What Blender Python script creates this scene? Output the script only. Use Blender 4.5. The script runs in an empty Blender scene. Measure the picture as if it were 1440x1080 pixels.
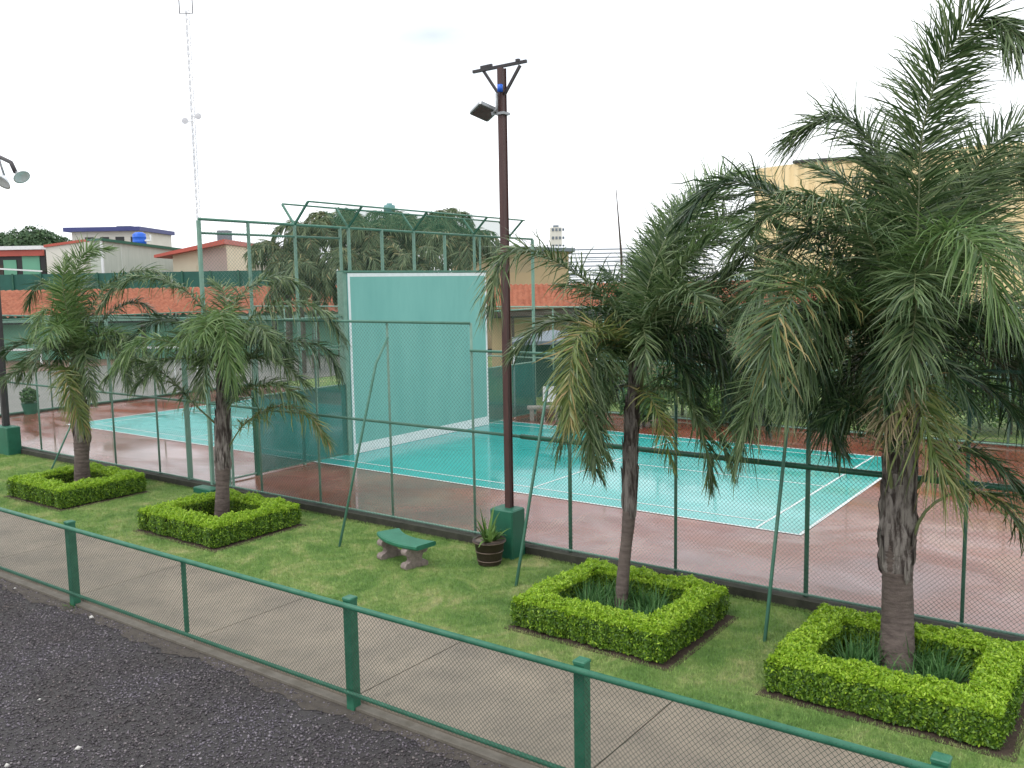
import bpy, math, random
import numpy as np
from mathutils import Vector, Matrix
random.seed(7)
rng = np.random.default_rng(11)
scene = bpy.context.scene
COL = scene.collection

# ------------------------------------------------------------------ camera
FPX = 1276.46
CAM = np.array([17.106, -15.101, 4.4])
CR = np.array([0.80763723, 0.58943112, -0.01711873])
CU = np.array([-0.0521662, 0.10033452, 0.99358526])
CF = np.array([-0.58736768, 0.80156343, -0.11178227])
def at(px, py, depth):
    """world position of a spot `depth` metres ahead of the viewpoint"""
    d = CF + CR*(px-720)/FPX - CU*(py-540)/FPX
    return CAM + d*depth
def plane(px, py, ax, val):
    d = CF + CR*(px-720)/FPX - CU*(py-540)/FPX
    i = 'xyz'.index(ax)
    return CAM + d*((val-CAM[i])/d[i])
cd = bpy.data.cameras.new('camera'); cam = bpy.data.objects.new('camera', cd); COL.objects.link(cam)
M = Matrix(((CR[0], CU[0], -CF[0], CAM[0]), (CR[1], CU[1], -CF[1], CAM[1]), (CR[2], CU[2], -CF[2], CAM[2]), (0, 0, 0, 1)))
cam.matrix_world = M
cd.sensor_width = 36; cd.lens = FPX/1440*36; cd.clip_end = 3000; cd.clip_start = 0.05
scene.camera = cam

# ------------------------------------------------------------------ materials
def nodes(name):
    m = bpy.data.materials.new(name); m.use_nodes = True
    nt = m.node_tree; nt.nodes.clear()
    out = nt.nodes.new('ShaderNodeOutputMaterial')
    b = nt.nodes.new('ShaderNodeBsdfPrincipled')
    nt.links.new(b.outputs[0], out.inputs[0])
    return m, nt, b, out
def ramp(nt, fac, stops):
    r = nt.nodes.new('ShaderNodeValToRGB')
    el = r.color_ramp.elements
    while len(el) < len(stops): el.new(0.5)
    for e, (p, c) in zip(el, stops):
        e.position = p; e.color = (c[0], c[1], c[2], 1) if not isinstance(c, float) else (c, c, c, 1)
    nt.links.new(fac, r.inputs[0]); return r.outputs[0]
def noise(nt, scale, detail=6, rough=.6, co=None, stretch=None, dist=0):
    n = nt.nodes.new('ShaderNodeTexNoise'); n.inputs['Scale'].default_value = scale
    n.inputs['Detail'].default_value = detail; n.inputs['Roughness'].default_value = rough
    n.inputs['Distortion'].default_value = dist
    if co is None: co = coord(nt)
    if stretch:
        mp = nt.nodes.new('ShaderNodeMapping'); mp.inputs['Scale'].default_value = stretch
        nt.links.new(co, mp.inputs[0]); co = mp.outputs[0]
    nt.links.new(co, n.inputs['Vector']); return n.outputs['Fac']
def coord(nt):
    g = nt.nodes.new('ShaderNodeNewGeometry'); return g.outputs['Position']
def mix(nt, f, a, b, mode='MIX'):
    m = nt.nodes.new('ShaderNodeMix'); m.data_type = 'RGBA'; m.blend_type = mode
    for s, v in ((0, f), (6, a), (7, b)):
        if hasattr(v, 'is_linked'): nt.links.new(v, m.inputs[s])
        elif s == 0: m.inputs[0].default_value = v
        else: m.inputs[s].default_value = (v[0], v[1], v[2], 1)
    return m.outputs[2]
def bump(nt, b, h, strength, dist):
    n = nt.nodes.new('ShaderNodeBump'); n.inputs['Strength'].default_value = strength
    n.inputs['Distance'].default_value = dist
    nt.links.new(h, n.inputs['Height']); nt.links.new(n.outputs[0], b.inputs['Normal'])
def mat(name, c1, c2=None, scale=3, rough=.6, metal=0, bmp=0, bscale=40, stretch=None, spec=.5, lo=.3, hi=.7):
    m, nt, b, o = nodes(name)
    if c2 is None: c2 = tuple(x*.8 for x in c1)
    f = noise(nt, scale, 8, .65, stretch=stretch)
    nt.links.new(ramp(nt, f, [(lo, c1), (hi, c2)]), b.inputs['Base Color'])
    b.inputs['Roughness'].default_value = rough; b.inputs['Metallic'].default_value = metal
    b.inputs['Specular IOR Level'].default_value = spec
    if bmp: bump(nt, b, noise(nt, bscale, 6, .7), bmp, .02)
    return m
def leafmat(name, stops, trans=.25, rough=.34):
    m, nt, b, o = nodes(name)
    g = nt.nodes.new('ShaderNodeNewGeometry')
    c = ramp(nt, g.outputs['Random Per Island'], stops)
    nt.links.new(c, b.inputs['Base Color']); b.inputs['Roughness'].default_value = rough
    b.inputs['Specular IOR Level'].default_value = .42
    t = nt.nodes.new('ShaderNodeBsdfTranslucent'); nt.links.new(c, t.inputs[0])
    ms = nt.nodes.new('ShaderNodeMixShader'); ms.inputs[0].default_value = trans
    nt.links.new(b.outputs[0], ms.inputs[1]); nt.links.new(t.outputs[0], ms.inputs[2])
    nt.links.new(ms.outputs[0], o.inputs[0]); return m
def stained(name, c1, c2, c3, scale=1.1, rough=.65):
    m, nt, b, o = nodes(name)
    c = ramp(nt, noise(nt, scale, 8, .65), [(.33, c1), (.68, c2)])
    c = mix(nt, ramp(nt, noise(nt, 3.1, 9, .75, dist=1.2), [(.55, 0.0), (.72, .7)]), c, c3)
    c = mix(nt, ramp(nt, noise(nt, 38, 3, .6), [(.66, 0.0), (.72, .75)]), c, tuple(x*.45 for x in c3))
    c = mix(nt, .5, c, ramp(nt, noise(nt, 120, 2, .5), [(.3, (.7, .7, .7)), (.7, (1.2, 1.2, 1.2))]), 'MULTIPLY')
    nt.links.new(c, b.inputs['Base Color']); b.inputs['Roughness'].default_value = rough
    bump(nt, b, noise(nt, 90, 6, .7), .35, .02)
    return m
def rusty(name, c1, c2, rust=(.10, .045, .025), amount=.70, rough=.38):
    m, nt, b, o = nodes(name)
    c = ramp(nt, noise(nt, 6, 8, .65), [(.3, c1), (.7, c2)])
    f = ramp(nt, noise(nt, 14, 8, .8, stretch=(1, 1, .6), dist=.6), [(amount, 0.0), (amount+.05, .85)])
    nt.links.new(mix(nt, f, c, rust), b.inputs['Base Color'])
    r = ramp(nt, noise(nt, 9, 5, .6), [(.3, rough), (.7, rough+.2)]); nt.links.new(r, b.inputs['Roughness'])
    bump(nt, b, noise(nt, 60, 5, .7), .2, .01); return m
def screenmat(name, c, alpha, c2=None):
    m, nt, b, o = nodes(name)
    cc = ramp(nt, noise(nt, 1.2, 5), [(.3, c), (.7, c2 or tuple(x*.75 for x in c))])
    nt.links.new(cc, b.inputs['Base Color']); b.inputs['Roughness'].default_value = .8
    t = nt.nodes.new('ShaderNodeBsdfTransparent')
    ms = nt.nodes.new('ShaderNodeMixShader'); ms.inputs[0].default_value = alpha
    nt.links.new(t.outputs[0], ms.inputs[1]); nt.links.new(b.outputs[0], ms.inputs[2])
    nt.links.new(ms.outputs[0], o.inputs[0]); return m

def wetmat(name, stops, rlo, rhi, rscale, stain=None, coat=(.0, .42)):
    m, nt, b, o = nodes(name)
    f = noise(nt, .55, 9, .62, dist=.4)
    c = ramp(nt, f, stops)
    fine = noise(nt, 55, 4, .7)
    c = mix(nt, .5, c, ramp(nt, fine, [(.3, (.62, .62, .62)), (.7, (1.15, 1.15, 1.15))]), 'MULTIPLY')
    if stain:
        s = noise(nt, 1.3, 8, .7, stretch=(1, .35, 1), dist=.8)
        c = mix(nt, ramp(nt, s, [(.52, 0.0), (.68, .6)]), c, stain)
    nt.links.new(c, b.inputs['Base Color'])
    w = noise(nt, rscale, 8, .6, stretch=(.6, 1.4, 1), dist=.7)
    nt.links.new(ramp(nt, w, [(.40, rlo), (.60, rhi)]), b.inputs['Roughness'])
    b.inputs['IOR'].default_value = 1.5; b.inputs['Coat Roughness'].default_value = .06; b.inputs['Coat IOR'].default_value = 1.55
    b.inputs['Specular IOR Level'].default_value = .75
    w2 = noise(nt, .28, 9, .62, stretch=(.7, 1.3, 1), dist=1.0)
    nt.links.new(ramp(nt, w2, [(.45, coat[1]), (.50, (coat[0]+coat[1])/2), (.56, coat[0])]), b.inputs['Coat Weight'])
    h = noise(nt, 28, 4, .6)
    n = nt.nodes.new('ShaderNodeBump'); n.inputs['Distance'].default_value = .004
    nt.links.new(ramp(nt, w, [(.42, 0.02), (.62, .32)]), n.inputs['Strength'])
    nt.links.new(h, n.inputs['Height']); nt.links.new(n.outputs[0], b.inputs['Normal'])
    return m
MAT = {}
MAT['red'] = wetmat('red court paint', [(.3, (.15, .036, .026)), (.5, (.215, .054, .036)), (.75, (.30, .095, .052))], .06, .30, .45, (.30, .15, .10))
MAT['teal'] = wetmat('turquoise court paint', [(.3, (.02, .38, .35)), (.7, (.045, .46, .43))], .08, .30, .35, None, (.03, .24))
MAT['line'] = mat('white line paint', (.72, .76, .75), (.55, .62, .6), 8, .4)
MAT['white'] = mat('white paint', (.8, .82, .82), (.68, .7, .7), 6, .5)
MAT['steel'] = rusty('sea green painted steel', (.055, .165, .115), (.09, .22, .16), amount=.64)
MAT['steelpale'] = rusty('faded green painted steel', (.13, .26, .20), (.21, .34, .27), (.14, .10, .07), .63, .45)
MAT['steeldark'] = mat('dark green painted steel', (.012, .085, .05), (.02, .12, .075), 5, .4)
MAT['lowsteel'] = rusty('green enamel on steel', (.012, .105, .058), (.035, .17, .10), amount=.66)
MAT['wire'] = mat('green coated wire', (.05, .12, .085), (.10, .17, .13), 9, .5)
MAT['wirefar'] = mat('weathered green wire', (.10, .17, .13), (.15, .21, .17), 5, .6)
MAT['wirelow'] = mat('dark green coated wire', (.018, .05, .032), (.035, .075, .05), 9, .5)
MAT['conc'] = mat('weathered concrete', (.22, .20, .17), (.34, .31, .27), 2.2, .8, bmp=.5, bscale=60)
MAT['path'] = stained('pale path concrete', (.32, .265, .205), (.21, .175, .14), (.13, .11, .085))
MAT['edging'] = mat('dirty edging concrete', (.12, .105, .08), (.20, .18, .15), 5, .8, bmp=.6, bscale=40)
MAT['kerb'] = mat('mossy kerb concrete', (.020, .022, .014), (.06, .058, .042), 5, .8, bmp=.6, bscale=40)
MAT['base_green'] = mat('dark green concrete paint', (.012, .10, .058), (.02, .14, .085), 3, .5, bmp=.2)
MAT['pole'] = mat('reddish brown rusted steel', (.045, .018, .017), (.085, .036, .030), 4, .5, bmp=.2, stretch=(3, 3, .4))
MAT['poledark'] = mat('dark brown steel', (.02, .018, .022), (.04, .034, .036), 4, .5)
MAT['alu'] = mat('grey cast aluminium', (.34, .36, .37), (.24, .25, .26), 9, .4, .4)
MAT['glassd'] = mat('dark lamp glass', (.05, .06, .06), (.10, .11, .11), 6, .15)
MAT['lampwhite'] = mat('pale lamp reflector', (.75, .77, .8), (.6, .62, .65), 9, .3)
MAT['blue'] = mat('blue plastic', (.01, .10, .55), (.01, .13, .65), 6, .4)
MAT['soil'] = mat('damp soil', (.045, .028, .018), (.085, .055, .038), 14, .95, bmp=1, bscale=50)
MAT['husk'] = mat('grey brown palm husk', (.24, .21, .19), (.045, .032, .027), 6, .85, bmp=.8, bscale=45, stretch=(3, 3, .45), lo=.42, hi=.58)
MAT['bark'] = mat('ringed palm bark', (.18, .14, .12), (.075, .055, .048), 7, .85, bmp=.8, bscale=60, stretch=(1, 1, 3))
MAT['rachis'] = mat('frond stalk', (.10, .14, .05), (.16, .17, .08), 5, .5)
MAT['rachisb'] = mat('brown frond stalk', (.12, .085, .05), (.07, .045, .03), 5, .7)
G = [(0, (.028, .064, .021)), (.35, (.070, .126, .043)), (.7, (.132, .196, .078)), (1, (.23, .29, .14))]
MAT['leafmix'] = leafmat('green leaflet with few yellow', [(0, (.03, .07, .024)), (.5, (.075, .135, .045)), (.82, (.13, .19, .06)), (.9, (.28, .25, .09)), (1, (.34, .24, .10))])
MAT['leaf'] = leafmat('green palm leaflet', G)
MAT['leafdark'] = leafmat('deep green palm leaflet', [(0, (.016, .046, .020)), (.5, (.038, .082, .030)), (1, (.10, .155, .06))], .2)
MAT['leaflight'] = leafmat('light green palm leaflet', [(0, (.06, .13, .035)), (.5, (.12, .21, .06)), (1, (.20, .29, .10))], .3)
MAT['leafyel'] = leafmat('yellowing palm leaflet', [(0, (.07, .13, .03)), (.5, (.16, .22, .06)), (.85, (.27, .27, .09)), (1, (.36, .25, .11))], .3)
MAT['leafdry'] = leafmat('dried palm leaflet', [(0, (.10, .13, .04)), (.4, (.22, .20, .10)), (1, (.38, .29, .19))], .2, .7)
MAT['hedgetop'] = leafmat('fresh lime top-lit hedge leaf', [(0, (.18, .34, .02)), (.5, (.34, .54, .035)), (1, (.52, .70, .08))], .35, .4)  # new growth on top, with light from above also put into its colour
MAT['hedgeside'] = leafmat('mature side-shaded hedge leaf', [(0, (.035, .09, .010)), (.5, (.10, .21, .018)), (1, (.26, .42, .04))], .3, .4)  # older leaves, with the shade of the hedge sides put into their colour
MAT['hedgecore'] = mat('dark hedge shade core', (.012, .02, .006), (.03, .035, .012), 30, .9)  # for the solid core added inside the leaves to block light
MAT['lily'] = leafmat('strappy dark green leaf', [(0, (.03, .10, .025)), (.6, (.07, .19, .05)), (1, (.15, .30, .09))], .3, .55)
MAT['bush'] = leafmat('shrub leaf', [(0, (.02, .06, .015)), (.5, (.04, .11, .025)), (1, (.09, .19, .05))], .2, .6)
MAT['bushlight'] = leafmat('light shrub leaf', [(0, (.05, .12, .02)), (.5, (.10, .20, .04)), (1, (.17, .28, .07))], .25, .6)
MAT['farleaf'] = leafmat('far tree leaf', [(0, (.03, .075, .03)), (.5, (.06, .12, .05)), (1, (.11, .18, .08))], .2, .7)
MAT['farpalm'] = leafmat('far palm leaflet', [(0, (.05, .085, .04)), (.5, (.105, .155, .07)), (.85, (.18, .22, .11)), (1, (.32, .26, .12))], .25, .7)
MAT['tan'] = mat('tan render', (.48, .36, .22), (.42, .31, .19), .8, .8)
MAT['cream'] = mat('cream render', (.74, .66, .50), (.68, .58, .42), .6, .8)
MAT['palewall'] = mat('pale plaster', (.72, .71, .64), (.62, .60, .53), .5, .8)
MAT['greywall'] = mat('grey translucent sheeting', (.50, .53, .47), (.40, .44, .38), .9, .6, stretch=(6, 6, .5))
MAT['greenwall'] = mat('pale green wall paint', (.16, .42, .28), (.13, .36, .24), .7, .6)
MAT['courtwall'] = mat('sea green wall paint', (.20, .46, .41), (.155, .395, .355), 1.6, .6, stretch=(1, 1, .22), bmp=.08)
MAT['pink'] = mat('pinkish render', (.55, .42, .38), (.5, .38, .33), .6, .8)
MAT['redroof'] = mat('red painted metal', (.50, .10, .07), (.40, .085, .06), 1, .5)
MAT['pinkroof'] = mat('faded pink metal roof', (.55, .19, .18), (.48, .16, .16), .8, .5)
MAT['navy'] = mat('navy painted fascia', (.03, .04, .16), (.05, .06, .2), 1, .5)
MAT['yellow'] = mat('yellow ribbed cladding', (.68, .53, .29), (.63, .48, .26), .3, .6, stretch=(1, 1, .3))
MAT['dark'] = mat('dark opening', (.012, .012, .014), (.02, .02, .02), 2, .4)
MAT['brownpost'] = mat('brown post', (.04, .028, .02), (.06, .04, .03), 3, .6)
MAT['grey'] = mat('grey canvas', (.14, .17, .20), (.18, .21, .24), 1, .7)
MAT['tankgreen'] = mat('blue green water tank', (.12, .28, .27), (.10, .24, .24), 2, .5)
MAT['benchtop'] = mat('green painted bench slab', (.018, .135, .075), (.035, .19, .115), 6, .45, bmp=.3, bscale=70)
MAT['stone'] = mat('mottled pink grey stone', (.34, .27, .25), (.20, .16, .14), 16, .8, bmp=.7, bscale=50)
MAT['potbrown'] = mat('dark brown pot', (.035, .022, .017), (.06, .04, .03), 10, .55, bmp=.3)
MAT['potband'] = mat('pale brown pot band', (.17, .12, .09), (.12, .085, .065), 8, .5)
MAT['pebble'] = mat('pale stone', (.62, .60, .56), (.5, .48, .45), 9, .8)
MAT['screen'] = screenmat('green windscreen fabric', (.02, .15, .125), .84)
MAT['screentop'] = screenmat('thin green shade netting', (.05, .16, .09), .30)
MAT['screenfar'] = screenmat('dark green fence fabric', (.03, .13, .10), .93)
# terracotta
def rooftile():
    m, nt, b, o = nodes('terracotta tiles')
    c = ramp(nt, noise(nt, 1.2, 8), [(.3, (.30, .085, .042)), (.7, (.42, .155, .085))])
    c = mix(nt, .6, c, ramp(nt, noise(nt, 7, 3), [(.35, (.6, .55, .5)), (.65, (1.2, 1.2, 1.2))]), 'MULTIPLY')
    nt.links.new(c, b.inputs['Base Color']); b.inputs['Roughness'].default_value = .7; return m
MAT['tile'] = rooftile()
def gravelmat():
    m, nt, b, o = nodes('dark crushed stone')
    g = nt.nodes.new('ShaderNodeNewGeometry')
    c = ramp(nt, g.outputs['Random Per Island'], [(0, (.026, .024, .028)), (.5, (.080, .073, .086)), (.85, (.15, .14, .16)), (1, (.22, .21, .215))])
    c2 = ramp(nt, noise(nt, .8, 6), [(.35, (.80, .70, .60)), (.65, (1.35, 1.28, 1.34))])
    nt.links.new(mix(nt, 1, c, c2, 'MULTIPLY'), b.inputs['Base Color'])
    b.inputs['Roughness'].default_value = .62; return m
MAT['gravel'] = gravelmat()
MAT['gravelbase'] = mat('dark grit', (.035, .032, .034), (.075, .068, .066), 18, .8, bmp=1, bscale=70)
def grassmat(name, k=1.0, isl=False):
    m, nt, b, o = nodes(name)
    k *= 1.7
    f = noise(nt, 1.3, 9, .72, dist=.6)
    c = ramp(nt, f, [(.25, (.060*k, .118*k, .030*k)), (.43, (.100*k, .176*k, .048*k)), (.54, (.155*k, .218*k, .072*k)), (.66, (.27*k, .27*k, .14*k))])
    f2 = noise(nt, 9, 5, .7)
    c = mix(nt, .55, c, ramp(nt, f2, [(.3, (.55, .6, .5)), (.7, (1.25, 1.2, 1.1))]), 'MULTIPLY')
    if isl:
        g = nt.nodes.new('ShaderNodeNewGeometry')
        c = mix(nt, .6, c, ramp(nt, g.outputs['Random Per Island'], [(0, (.5, .55, .5)), (.8, (1.2, 1.2, 1.1)), (1, (1.7, 1.5, 1.5))]), 'MULTIPLY')
    nt.links.new(c, b.inputs['Base Color']); b.inputs['Roughness'].default_value = .6
    b.inputs['Specular IOR Level'].default_value = .3
    if not isl: bump(nt, b, noise(nt, 60, 4, .7), .8, .03)
    return m
MAT['turf'] = grassmat('lawn turf', .8); MAT['blade'] = grassmat('grass blade', 1.15, True)
MAT['yard'] = grassmat('back yard grass', .9)

# ------------------------------------------------------------------ mesh builder
class MB:
    def __init__(s): s.v = []; s.f = []; s.m = []; s.n = 0
    def raw(s, v, f, mi=0):
        v = np.asarray(v, float).reshape(-1, 3)
        s.v.append(v); off = s.n
        for q in f: s.f.append(tuple(int(i)+off for i in q)); s.m.append(mi)
        s.n += len(v)
    def box(s, x0, x1, y0, y1, z0, z1, mi=0):
        v = [(x0,y0,z0),(x1,y0,z0),(x1,y1,z0),(x0,y1,z0),(x0,y0,z1),(x1,y0,z1),(x1,y1,z1),(x0,y1,z1)]
        s.raw(v, [(0,3,2,1),(4,5,6,7),(0,1,5,4),(1,2,6,5),(2,3,7,6),(3,0,4,7)], mi)
    def bevbox(s, x0, x1, y0, y1, z0, z1, b, mi=0):
        # box with chamfered vertical and top edges
        def ring(i, z): return [(x0+i+b,y0+i,z),(x1-i-b,y0+i,z),(x1-i,y0+i+b,z),(x1-i,y1-i-b,z),(x1-i-b,y1-i,z),(x0+i+b,y1-i,z),(x0+i,y1-i-b,z),(x0+i,y0+i+b,z)]
        v = ring(0, z0)+ring(0, z1-b)+ring(b, z1)
        f = []
        for k in (0, 8):
            for i in range(8): f.append((k+i, k+(i+1)%8, k+8+(i+1)%8, k+8+i))
        f.append(tuple(range(16, 24))); f.append(tuple(reversed(range(8))))
        s.raw(v, f, mi)
    def tube(s, pts, r, n=8, mi=0, caps=True):
        pts = np.asarray(pts, float); k = len(pts)
        r = np.full(k, r) if np.isscalar(r) else np.asarray(r, float)
        T = np.gradient(pts, axis=0) if k > 2 else np.repeat((pts[1]-pts[0])[None], 2, 0)
        T /= np.linalg.norm(T, axis=1)[:, None]+1e-9
        up = np.array([0, 0, 1.]) if abs(T[0][2]) < .9 else np.array([1., 0, 0])
        V = []
        a = np.cross(up, T[0]); a /= np.linalg.norm(a)
        for i in range(k):
            a = a-T[i]*a.dot(T[i]); a /= np.linalg.norm(a)+1e-9
            b = np.cross(T[i], a)
            for j in range(n):
                t = 2*math.pi*(j+.5)/n
                V.append(pts[i]+r[i]*(math.cos(t)*a+math.sin(t)*b))
        f = []
        for i in range(k-1):
            for j in range(n): f.append((i*n+j, i*n+(j+1)%n, (i+1)*n+(j+1)%n, (i+1)*n+j))
        if caps: f.append(tuple(reversed(range(n)))); f.append(tuple(range((k-1)*n, k*n)))
        s.raw(V, f, mi)
    def bar(s, a, b, w, mi=0):   # square section bar
        s.tube([a, b], w*.7071, 4, mi)
    def lathe(s, prof, c=(0,0,0), n=20, mi=0, sx=1, sy=1):
        V = []
        for r, z in prof:
            for j in range(n):
                t = 2*math.pi*j/n; V.append((c[0]+r*sx*math.cos(t), c[1]+r*sy*math.sin(t), c[2]+z))
        f = []
        for i in range(len(prof)-1):
            for j in range(n): f.append((i*n+j, i*n+(j+1)%n, (i+1)*n+(j+1)%n, (i+1)*n+j))
        f.append(tuple(reversed(range(n)))); f.append(tuple(range((len(prof)-1)*n, len(prof)*n)))
        s.raw(V, f, mi)
    def build(s, name, mats, parent=None, smooth=False, loc=None):
        if not isinstance(mats, (list, tuple)): mats = [mats]
        me = bpy.data.meshes.new(name)
        V = np.concatenate(s.v)
        if loc is not None: V = V-np.asarray(loc)
        me.from_pydata(V.tolist(), [], s.f)
        for m in mats: me.materials.append(MAT[m])
        if len(mats) > 1: me.polygons.foreach_set('material_index', s.m)
        if smooth: me.polygons.foreach_set('use_smooth', [True]*len(s.f))
        me.update()
        o = bpy.data.objects.new(name, me); COL.objects.link(o)
        if loc is not None: o.location = loc
        if parent: o.parent = parent
        return o
def fastmesh(name, V, nper, mats, parent=None, mi=None, loc=None):
    """V: (faces*nper,3) vertices OR tuple (verts, faces ndarray)"""
    verts, faces = V
    me = bpy.data.meshes.new(name)
    if loc is not None: verts = verts-np.asarray(loc)
    nv, nf, k = len(verts), len(faces), faces.shape[1]
    me.vertices.add(nv); me.vertices.foreach_set('co', verts.astype(np.float32).ravel())
    me.loops.add(nf*k); me.loops.foreach_set('vertex_index', faces.astype(np.int32).ravel())
    me.polygons.add(nf); me.polygons.foreach_set('loop_start', np.arange(0, nf*k, k, dtype=np.int32))
    me.polygons.foreach_set('loop_total', np.full(nf, k, dtype=np.int32))
    if not isinstance(mats, (list, tuple)): mats = [mats]
    for m in mats: me.materials.append(MAT[m])
    if mi is not None: me.polygons.foreach_set('material_index', mi.astype(np.int32))
    me.update(calc_edges=True); me.validate()
    o = bpy.data.objects.new(name, me); COL.objects.link(o)
    if loc is not None: o.location = loc
    if parent: o.parent = parent
    return o
def tag(o, label=None, cat=None, group=None, kind=None):
    if label: o['label'] = label
    if cat: o['category'] = cat
    if group: o['group'] = group
    if kind: o['kind'] = kind
    return o
def thing(name, label, cat, loc=(0,0,0), group=None):
    o = bpy.data.objects.new(name, None); COL.objects.link(o); o.location = loc
    o.empty_display_size = .2
    return tag(o, label, cat, group)
def part(mb, name, m, parent, smooth=False, label=None):
    """build a mesh in world coordinates and hang it on its (unrotated) thing"""
    L = np.array(parent.location)
    p = parent.parent
    while p is not None: L = L+np.array(p.location); p = p.parent
    V = np.concatenate(mb.v)-L; mb.v = [V]
    o = mb.build(name, m, parent, smooth)
    if label: o['label'] = label
    return o
def nrm(a): return a/(np.linalg.norm(a, axis=-1, keepdims=True)+1e-9)

# ------------------------------------------------------------------ setting
def sheet(name, x0, x1, y0, y1, z, m, zb=None, nx=1, ny=1):
    b = MB()
    if zb is None: b.raw([(x0,y0,z),(x1,y0,z),(x1,y1,z),(x0,y1,z)], [(0,1,2,3)])
    else: b.box(x0, x1, y0, y1, zb, z)
    return tag(b.build(name, m), kind='structure')
MAT['ground'] = mat('drab town ground', (.10, .10, .07), (.16, .14, .10), .05, .9)
g_ = sheet('ground', -900, 900, -300, 1500, -.45, 'ground')
sheet('lawn', -30, 40, -6.58, -3.2, -.12, 'turf', -.4)
sheet('court', -16, 24, -2.86, 10.9, 0, 'red', -.4)
sheet('court_playing_area', -12.107, 12.107, 0, 7.826, .004, 'teal')
b = MB(); zl = .008
def ln(x0, x1, y0, y1): b.raw([(x0,y0,zl),(x1,y0,zl),(x1,y1,zl),(x0,y1,zl)], [(0,1,2,3)])
w = .055
ln(-12.107, 12.107, -.002, w); ln(-12.107, 12.107, 7.826-w, 7.828)
for sx in (-1, 1):
    for xx, ww, ya, yb in ((12.109-w/2, w+.01, w, 7.826-w), (11.30, .05, w, 7.826-w), (6.15, .045, .585, 7.245)):
        ln(min(sx*(xx-ww/2), sx*(xx+ww/2)), max(sx*(xx-ww/2), sx*(xx+ww/2)), ya, yb)
    xs = sorted((sx*.02, sx*11.27)); ln(xs[0], xs[1], .54, .585); ln(xs[0], xs[1], 7.245, 7.29)
    xs = sorted((sx*6.18, sx*11.27)); ln(xs[0], xs[1], 3.89, 3.935)
tag(b.build('court_lines', 'line'), kind='structure')
# path slabs with open joints
b = MB(); xj = [-34.0+2.925*i+.2 for i in range(28)]
xj = [4.16+2.93*i for i in range(-14, 12)]
for a, c in zip(xj[:-1], xj[1:]): b.box(a+.008, c-.008, -8.46, -6.6, -.35, -.105)
tag(b.build('path', 'path'), kind='structure')
sheet('path_edging', -36, 40, -8.60, -8.475, -.135, 'edging', -.4)
sheet('gravel_yard', -36, 42, -40, -8.605, -.17, 'gravelbase', -.44)
b = MB(); n_ = 160; V = []
for i in range(n_+1):
    x = -2+18*i/n_; V += [(x, -8.601, -.163), (x, -8.80-.05*math.sin(x*2.1+.5)-.04*math.sin(x*7.3)-.03*math.sin(x*19), -.163)]
b.raw(V, [(2*i, 2*i+1, 2*i+3, 2*i+2) for i in range(n_)]); MAT['dirt'] = mat('brown grey dirt', (.050, .042, .036), (.105, .088, .072), 6, .9, bmp=.8, bscale=60)
tag(b.build('dirt_strip', 'dirt'), kind='structure')
MAT['pavdark'] = mat('damp grey pavement', (.13, .13, .11), (.20, .19, .17), .6, .5)
sheet('side_pavement', -33, -16.25, -12, 30, -.03, 'pavdark', -.4)
MAT['clay'] = mat('orange brown hard court', (.20, .10, .07), (.16, .085, .062), .3, .6)
sheet('practice_court', -75, -33.1, -25, 40, -.02, 'clay', -.4)
sheet('back_lawn', -16, 45, 11.1, 60, -.02, 'yard', -.4)
b = MB(); b.box(-36, 24, -3.12, -2.87, -.4, .012); b.box(-16.2, -16.01, -2.86, 11.05, -.4, .05); b.box(-16.0, 24, 10.91, 11.09, -.4, .05)
tag(b.build('court_kerb', 'kerb'), kind='structure')

# gravel stones (stuff)
def stones(n, x0, x1, y0, y1, z, smin, smax):
    base = np.array([(1,0,0),(-1,0,0),(0,1,0),(0,-1,0),(0,0,1),(0,0,-1)], float)
    fc = np.array([(0,2,4),(2,1,4),(1,3,4),(3,0,4),(2,0,5),(1,2,5),(3,1,5),(0,3,5)])
    y = y1-(y1-y0)*rng.random(n)**1.3; x = x0+(x1-x0)*rng.random(n)
    s = smin+(smax-smin)*rng.random(n)**2.5
    if n > 10: s = np.where(rng.random(n) < np.clip((y+9.25+.16*np.sin(x*2.1)+.10*np.sin(x*5.3))/.75, 0, .92), .0012, s)
    sc = s[:, None, None]*(.6+.8*rng.random((n, 6, 1)))*np.array([1, 1, .7])
    v = base[None]*sc
    a = rng.random(n)*6.28; ca, sa = np.cos(a), np.sin(a)
    v2 = v.copy(); v2[..., 0] = v[..., 0]*ca[:, None]-v[..., 1]*sa[:, None]; v2[..., 1] = v[..., 0]*sa[:, None]+v[..., 1]*ca[:, None]
    t = rng.normal(0, .5, n); ct, st = np.cos(t)[:, None], np.sin(t)[:, None]
    v3 = v2.copy(); v3[..., 0] = v2[..., 0]*ct-v2[..., 2]*st; v3[..., 2] = v2[..., 0]*st+v2[..., 2]*ct
    v3 += np.stack([x, y, np.full(n, z)+s*.2], 1)[:, None]
    f = (fc[None]+6*np.arange(n)[:, None, None]).reshape(-1, 3)
    return v3.reshape(-1, 3), f
tag(fastmesh('gravel', stones(120000, 1, 14, -14.5, -8.62, -.165, .005, .018), 3, 'gravel'),
    'dark grey crushed gravel covering the yard in the near left corner', 'gravel', kind='stuff')

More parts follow.
